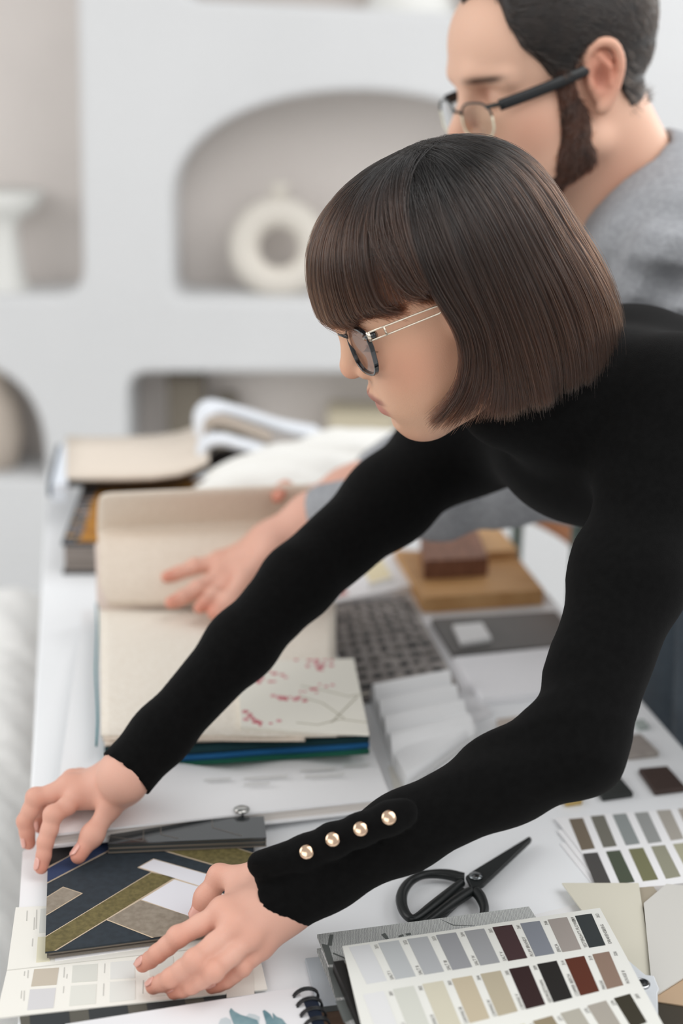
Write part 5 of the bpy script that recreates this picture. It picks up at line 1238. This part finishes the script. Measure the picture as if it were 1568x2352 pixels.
def man_jumper():
    S = Sdf(); S.chain([M_SH, M_SH + (M_EL - M_SH) * .5, M_EL], [.078, .066, .056], .04); S.chain([M_EL, M_EL + (M_WL - M_EL) * .5, M_EL + (M_WL - M_EL) * .93], [.056, .046, .038], .03)
    S.chain([M_SR, M_ER, M_ER + (M_WR - M_ER) * .85], [.072, .052, .038], .04)
    S.add(cap(M_SH, M_SR, .072, .068), .06); S.add(cap(M_CH, M_HIP, .125, .135), .06); S.add(cap(MH(-.10, 0, -.18), M_CH, .075, .12), .06)
    S.add(cap(MH(-.085, 0, -.150), MH(-.10, 0, -.20), .080, .10), .03)
    S.add(cap(MH(-.09, .03, -.17), M_SH, .062, .070), .05); S.add(cap(MH(-.09, -.03, -.17), M_SR, .062, .068), .05)
    # neck opening
    nk = MH(-.052, 0, -.105); ax = MH(0, 0, 1) - MH(0, 0, 0); ax = ax + (MH(1, 0, 0) - MH(0, 0, 0)) * .42; ax /= np.linalg.norm(ax)
    S.sub(lambda p: np.maximum(np.linalg.norm(np.cross(p - nk, ax), axis=1) - .066, -(p - nk) @ ax - .055), .008)
    for sd, cc, rr_ in ((3, Q(1490, 660, 1.40), .060), (9, Q(1570, 610, 1.38), .055)): S.disp(fold(cc, cc + c_D * .4 + c_R * .35 * (1 if sd != 9 else .3), .011, 85, sd, c=cc, r=rr_))
    S.disp(fold(M_EL, M_WL, .004, 70, 4, c=M_EL + (M_WL - M_EL) * .3, r=.15)); S.disp(lambda p: .003 * noise3(p, 16, 3) + .0008 * noise3(p, 80, 5))
    S.cut(lambda p: np.where(np.hypot(p[:, 0] - M_HIP[0], p[:, 1] - M_HIP[1]) < .24, M_HIP[2] - .02 - p[:, 2], -1.0), 0)
    V, F = mesh_sdf(S, (-.1, 1.28, .8), (.95, 2.1, 1.46), .0055); return np_mesh('jumper', V, F), nk, ax
me_, nk, ax_ = man_jumper(); mj = obj_me('jumper', me_, M_gry, mn, smooth=True); mj['label'] = 'mottled grey wool crew-neck jumper'
u_ = np.cross(ax_, [0, 0, 1]); u_ /= np.linalg.norm(u_); v_ = np.cross(ax_, u_)
cb_ = tube('collar', [nk - ax_ * .030 + (u_ * cos(a) + v_ * sin(a)) * .073 for a in np.linspace(0, 2 * pi, 40, endpoint=False)], .016, M_gry, mj, n=12, closed=True, flat=.6)
M_jean = mat('denim', (74, 86, 96), .9, rgb2=(60, 70, 80), vscale=200, bump=.5, bscale=500)
trousers(M_HIP - np.array([.03, 0, 0]), M_jean, 'jeans', mn, (-.10, .11), .0)
for dy in (-.10, .11): shoe((M_HIP[0] + .02, M_HIP[1] + dy, 0), mn, M_shoe)
def man_hair():
    S0 = man_head(); out = Sdf()
    out.add(lambda p: np.minimum(ell((-.008, 0, .045), (.100, .074, .084))(p), cap((-.030, 0, -.020), (-.036, 0, -.05), .056, .048)(p)) - .0095 - .010 * np.clip((p[:, 2] - .03) / .08, 0, 1), 0)
    out.cut(lambda p: -man_hair_mask(p) * .9, .006); out.cut(lambda p: -(p[:, 2] + .040), .008)
    # clear the ear
    for s in (1, -1): out.sub(ell((-.014, s * .082, .002), (.030, .020, .034)), .008)
    V, F = mesh_sdf(out, (-.15, -.11, -.07), (.13, .11, .18), .0025); return V, F
V, F = man_hair(); M_mh = mat('hair_dark', (36, 28, 24), .5, rgb2=(22, 17, 15), vscale=80); mhr = obj_me('hair', np_mesh('hair', to_w(V, mo_, mB), F), M_mh, mn, smooth=True); mhr['label'] = 'short dark brown hair combed back'
def surf_strands(V, F, n, length, flow, npts=6, lift=.25, seed=0, jit=.25):
    R = np.random.default_rng(seed); a, b, c = V[F[:, 0]], V[F[:, 1]], V[F[:, 2]]; nr = np.cross(b - a, c - a); ar = np.linalg.norm(nr, axis=1) + 1e-12; nr = nr / ar[:, None]
    i = R.choice(len(F), n, p=ar / ar.sum()); w = R.random((n, 2)); st = V[F[i, 0]] * (1 - w[:, :1]) + V[F[i, 2]] * w[:, :1] * .6 + (V[F[i, 1]] * .5 + V[F[i, 3]] * .5) * 0 + V[F[i, 2]] * 0 + V[F[i, 1]] * w[:, :1] * .4
    N_ = nr[i]; d = flow(st) + R.normal(0, jit, (n, 3)); d = d - N_ * (d * N_).sum(1)[:, None]; d /= np.linalg.norm(d, axis=1)[:, None] + 1e-9; L_ = length * R.uniform(.6, 1.2, n)[:, None]
    out = [st - N_ * .001 + (d * t + N_ * lift * t * (1 - .6 * t)) * L_ for t in np.linspace(0, 1, npts)]; return np.stack(out, 1)
M_mhs = mat_hair('hair_dark_strand', (16, 12, 10), (24, 18, 14), .3, .4)
fl = lambda p: np.stack([-1.0 + 0 * p[:, 0] - .2, .0 * p[:, 0], -.2 - 1.6 * np.clip(.05 - p[:, 0], 0, 1) * 6 * (p[:, 2] < .09)], 1)
A_ = surf_strands(V, F, 12000, .020, fl, lift=.03, seed=3, jit=.10); strands('hair_strands', to_w(A_.reshape(-1, 3), mo_, mB).reshape(A_.shape), RNG.uniform(.0002, .0004, len(A_)), M_mhs, mhr)
def beard():
    S = Sdf(); R_ = .0035
    T = Sdf()
    for s in (1, -1):
        T.add(cap((.022, s * .070, .016), (.017, s * .067, -.026), .0085, .0115), .01); T.add(cap((.014, s * .062, -.028), (.016, s * .052, -.062), .015, .022), .012)
        T.add(cap((.016, s * .052, -.064), (.066, s * .026, -.100), .021, .024), .016); T.add(cap((.084, s * .016, -.050), (.070, s * .034, -.085), .008, .016), .012)
    T.add(ell((.070, 0, -.105), (.026, .030, .024)), .02); T.add(cap((.095, -.014, -.049), (.095, .014, -.049), .006, .006), .008)
    T.sub(ell((.095, 0, -.062), (.012, .022, .007)), .006)
    H_ = man_head(); S.add(T, 0); S.cut(lambda p: H_(p) - .0075, .004); S.disp(lambda p: .0012 * noise3(p, 220, 6) + .0012 * noise3(p, 90, 3))
    return mesh_sdf(S, (-.05, -.10, -.14), (.12, .10, .05), .0024)
V, F = beard(); br = obj_me('beard', np_mesh('beard', to_w(V, mo_, mB), F), mat('beard_brown', (74, 44, 30), .8, rgb2=(44, 27, 19), vscale=60, bump=1, bscale=300), mn, smooth=True); br['label'] = 'trimmed reddish brown beard'
fl = lambda p: np.stack([.35 + 0 * p[:, 0], 0 * p[:, 0], -1.0 + 0 * p[:, 0]], 1)
A_ = surf_strands(V, F, 7000, .010, fl, npts=4, lift=.5, seed=5, jit=.4); strands('beard_strands', to_w(A_.reshape(-1, 3), mo_, mB).reshape(A_.shape), RNG.uniform(.00016, .0003, len(A_)), mat_hair('beard_strand', (34, 18, 12), (62, 33, 20), .45, .2), br)
# his glasses
mg_ = thing('eyeglasses', 'half-rim glasses with thick black temples worn by the man', 'glasses', MH(.1, 0, 0)); M_gm = mat('frame_green_black', (30, 38, 38), .3, spec=.6); lm2 = lensmat('lens_pale', (244, 246, 240)); M_edge = mat('lens_edge', (226, 224, 200), .15, spec=.7)
for s in (1, -1):
    pts = []
    for a in np.linspace(0, 2 * pi, 36, endpoint=False):
        ca, sa = cos(a), sin(a); e = 2 / 2.8; y = .0295 * abs(ca) ** e * np.sign(ca); z = .0175 * abs(sa) ** e * np.sign(sa); L_ = .0390 + y; pts.append(MH(.1085 - .16 * max(0, L_ - .01) ** 1.05, s * L_, -.010 + z))
    tube('lens_rim', pts[1:18], .0012, M_gm, mg_, n=8); tube('lens_rim', pts[17:36] + pts[:2], .0010, M_edge, mg_, n=8)['label'] = 'clear lower lens edge'
    c = np.mean(pts, 0); obj('lens', [c] + pts, [(0, 1 + i, 1 + (i + 1) % 36) for i in range(36)], lm2, mg_, smooth=True)
    q = lambda F_, L_, U_: MH(F_, s * L_, U_)
    tube('end_piece', [q(.1005, .058, .003), q(.0965, .066, .004), q(.090, .0705, .004)], .0022, M_gm, mg_, n=8)
    tp_pts = [q(.092, .0705, .003), q(.06, .0745, .006), (q(.03, .0775, .0095)), q(.005, .0775, .013), q(-.012, .074, .014), q(-.028, .072, .004), q(-.034, .072, -.010)]
    V_, F_q = tube_data(catmull(tp_pts, 5), .0056, 8, flat=.36); o = obj('temple', V_, F_q, mat('temple_black', (24, 26, 28), .35, spec=.6), mg_, smooth=True)
tube('bridge', [MH(.1075, .0085, -.003), MH(.1125, .003, .0), MH(.1125, -.003, .0), MH(.1075, -.0085, -.003)], .0013, M_gm, mg_, n=8)
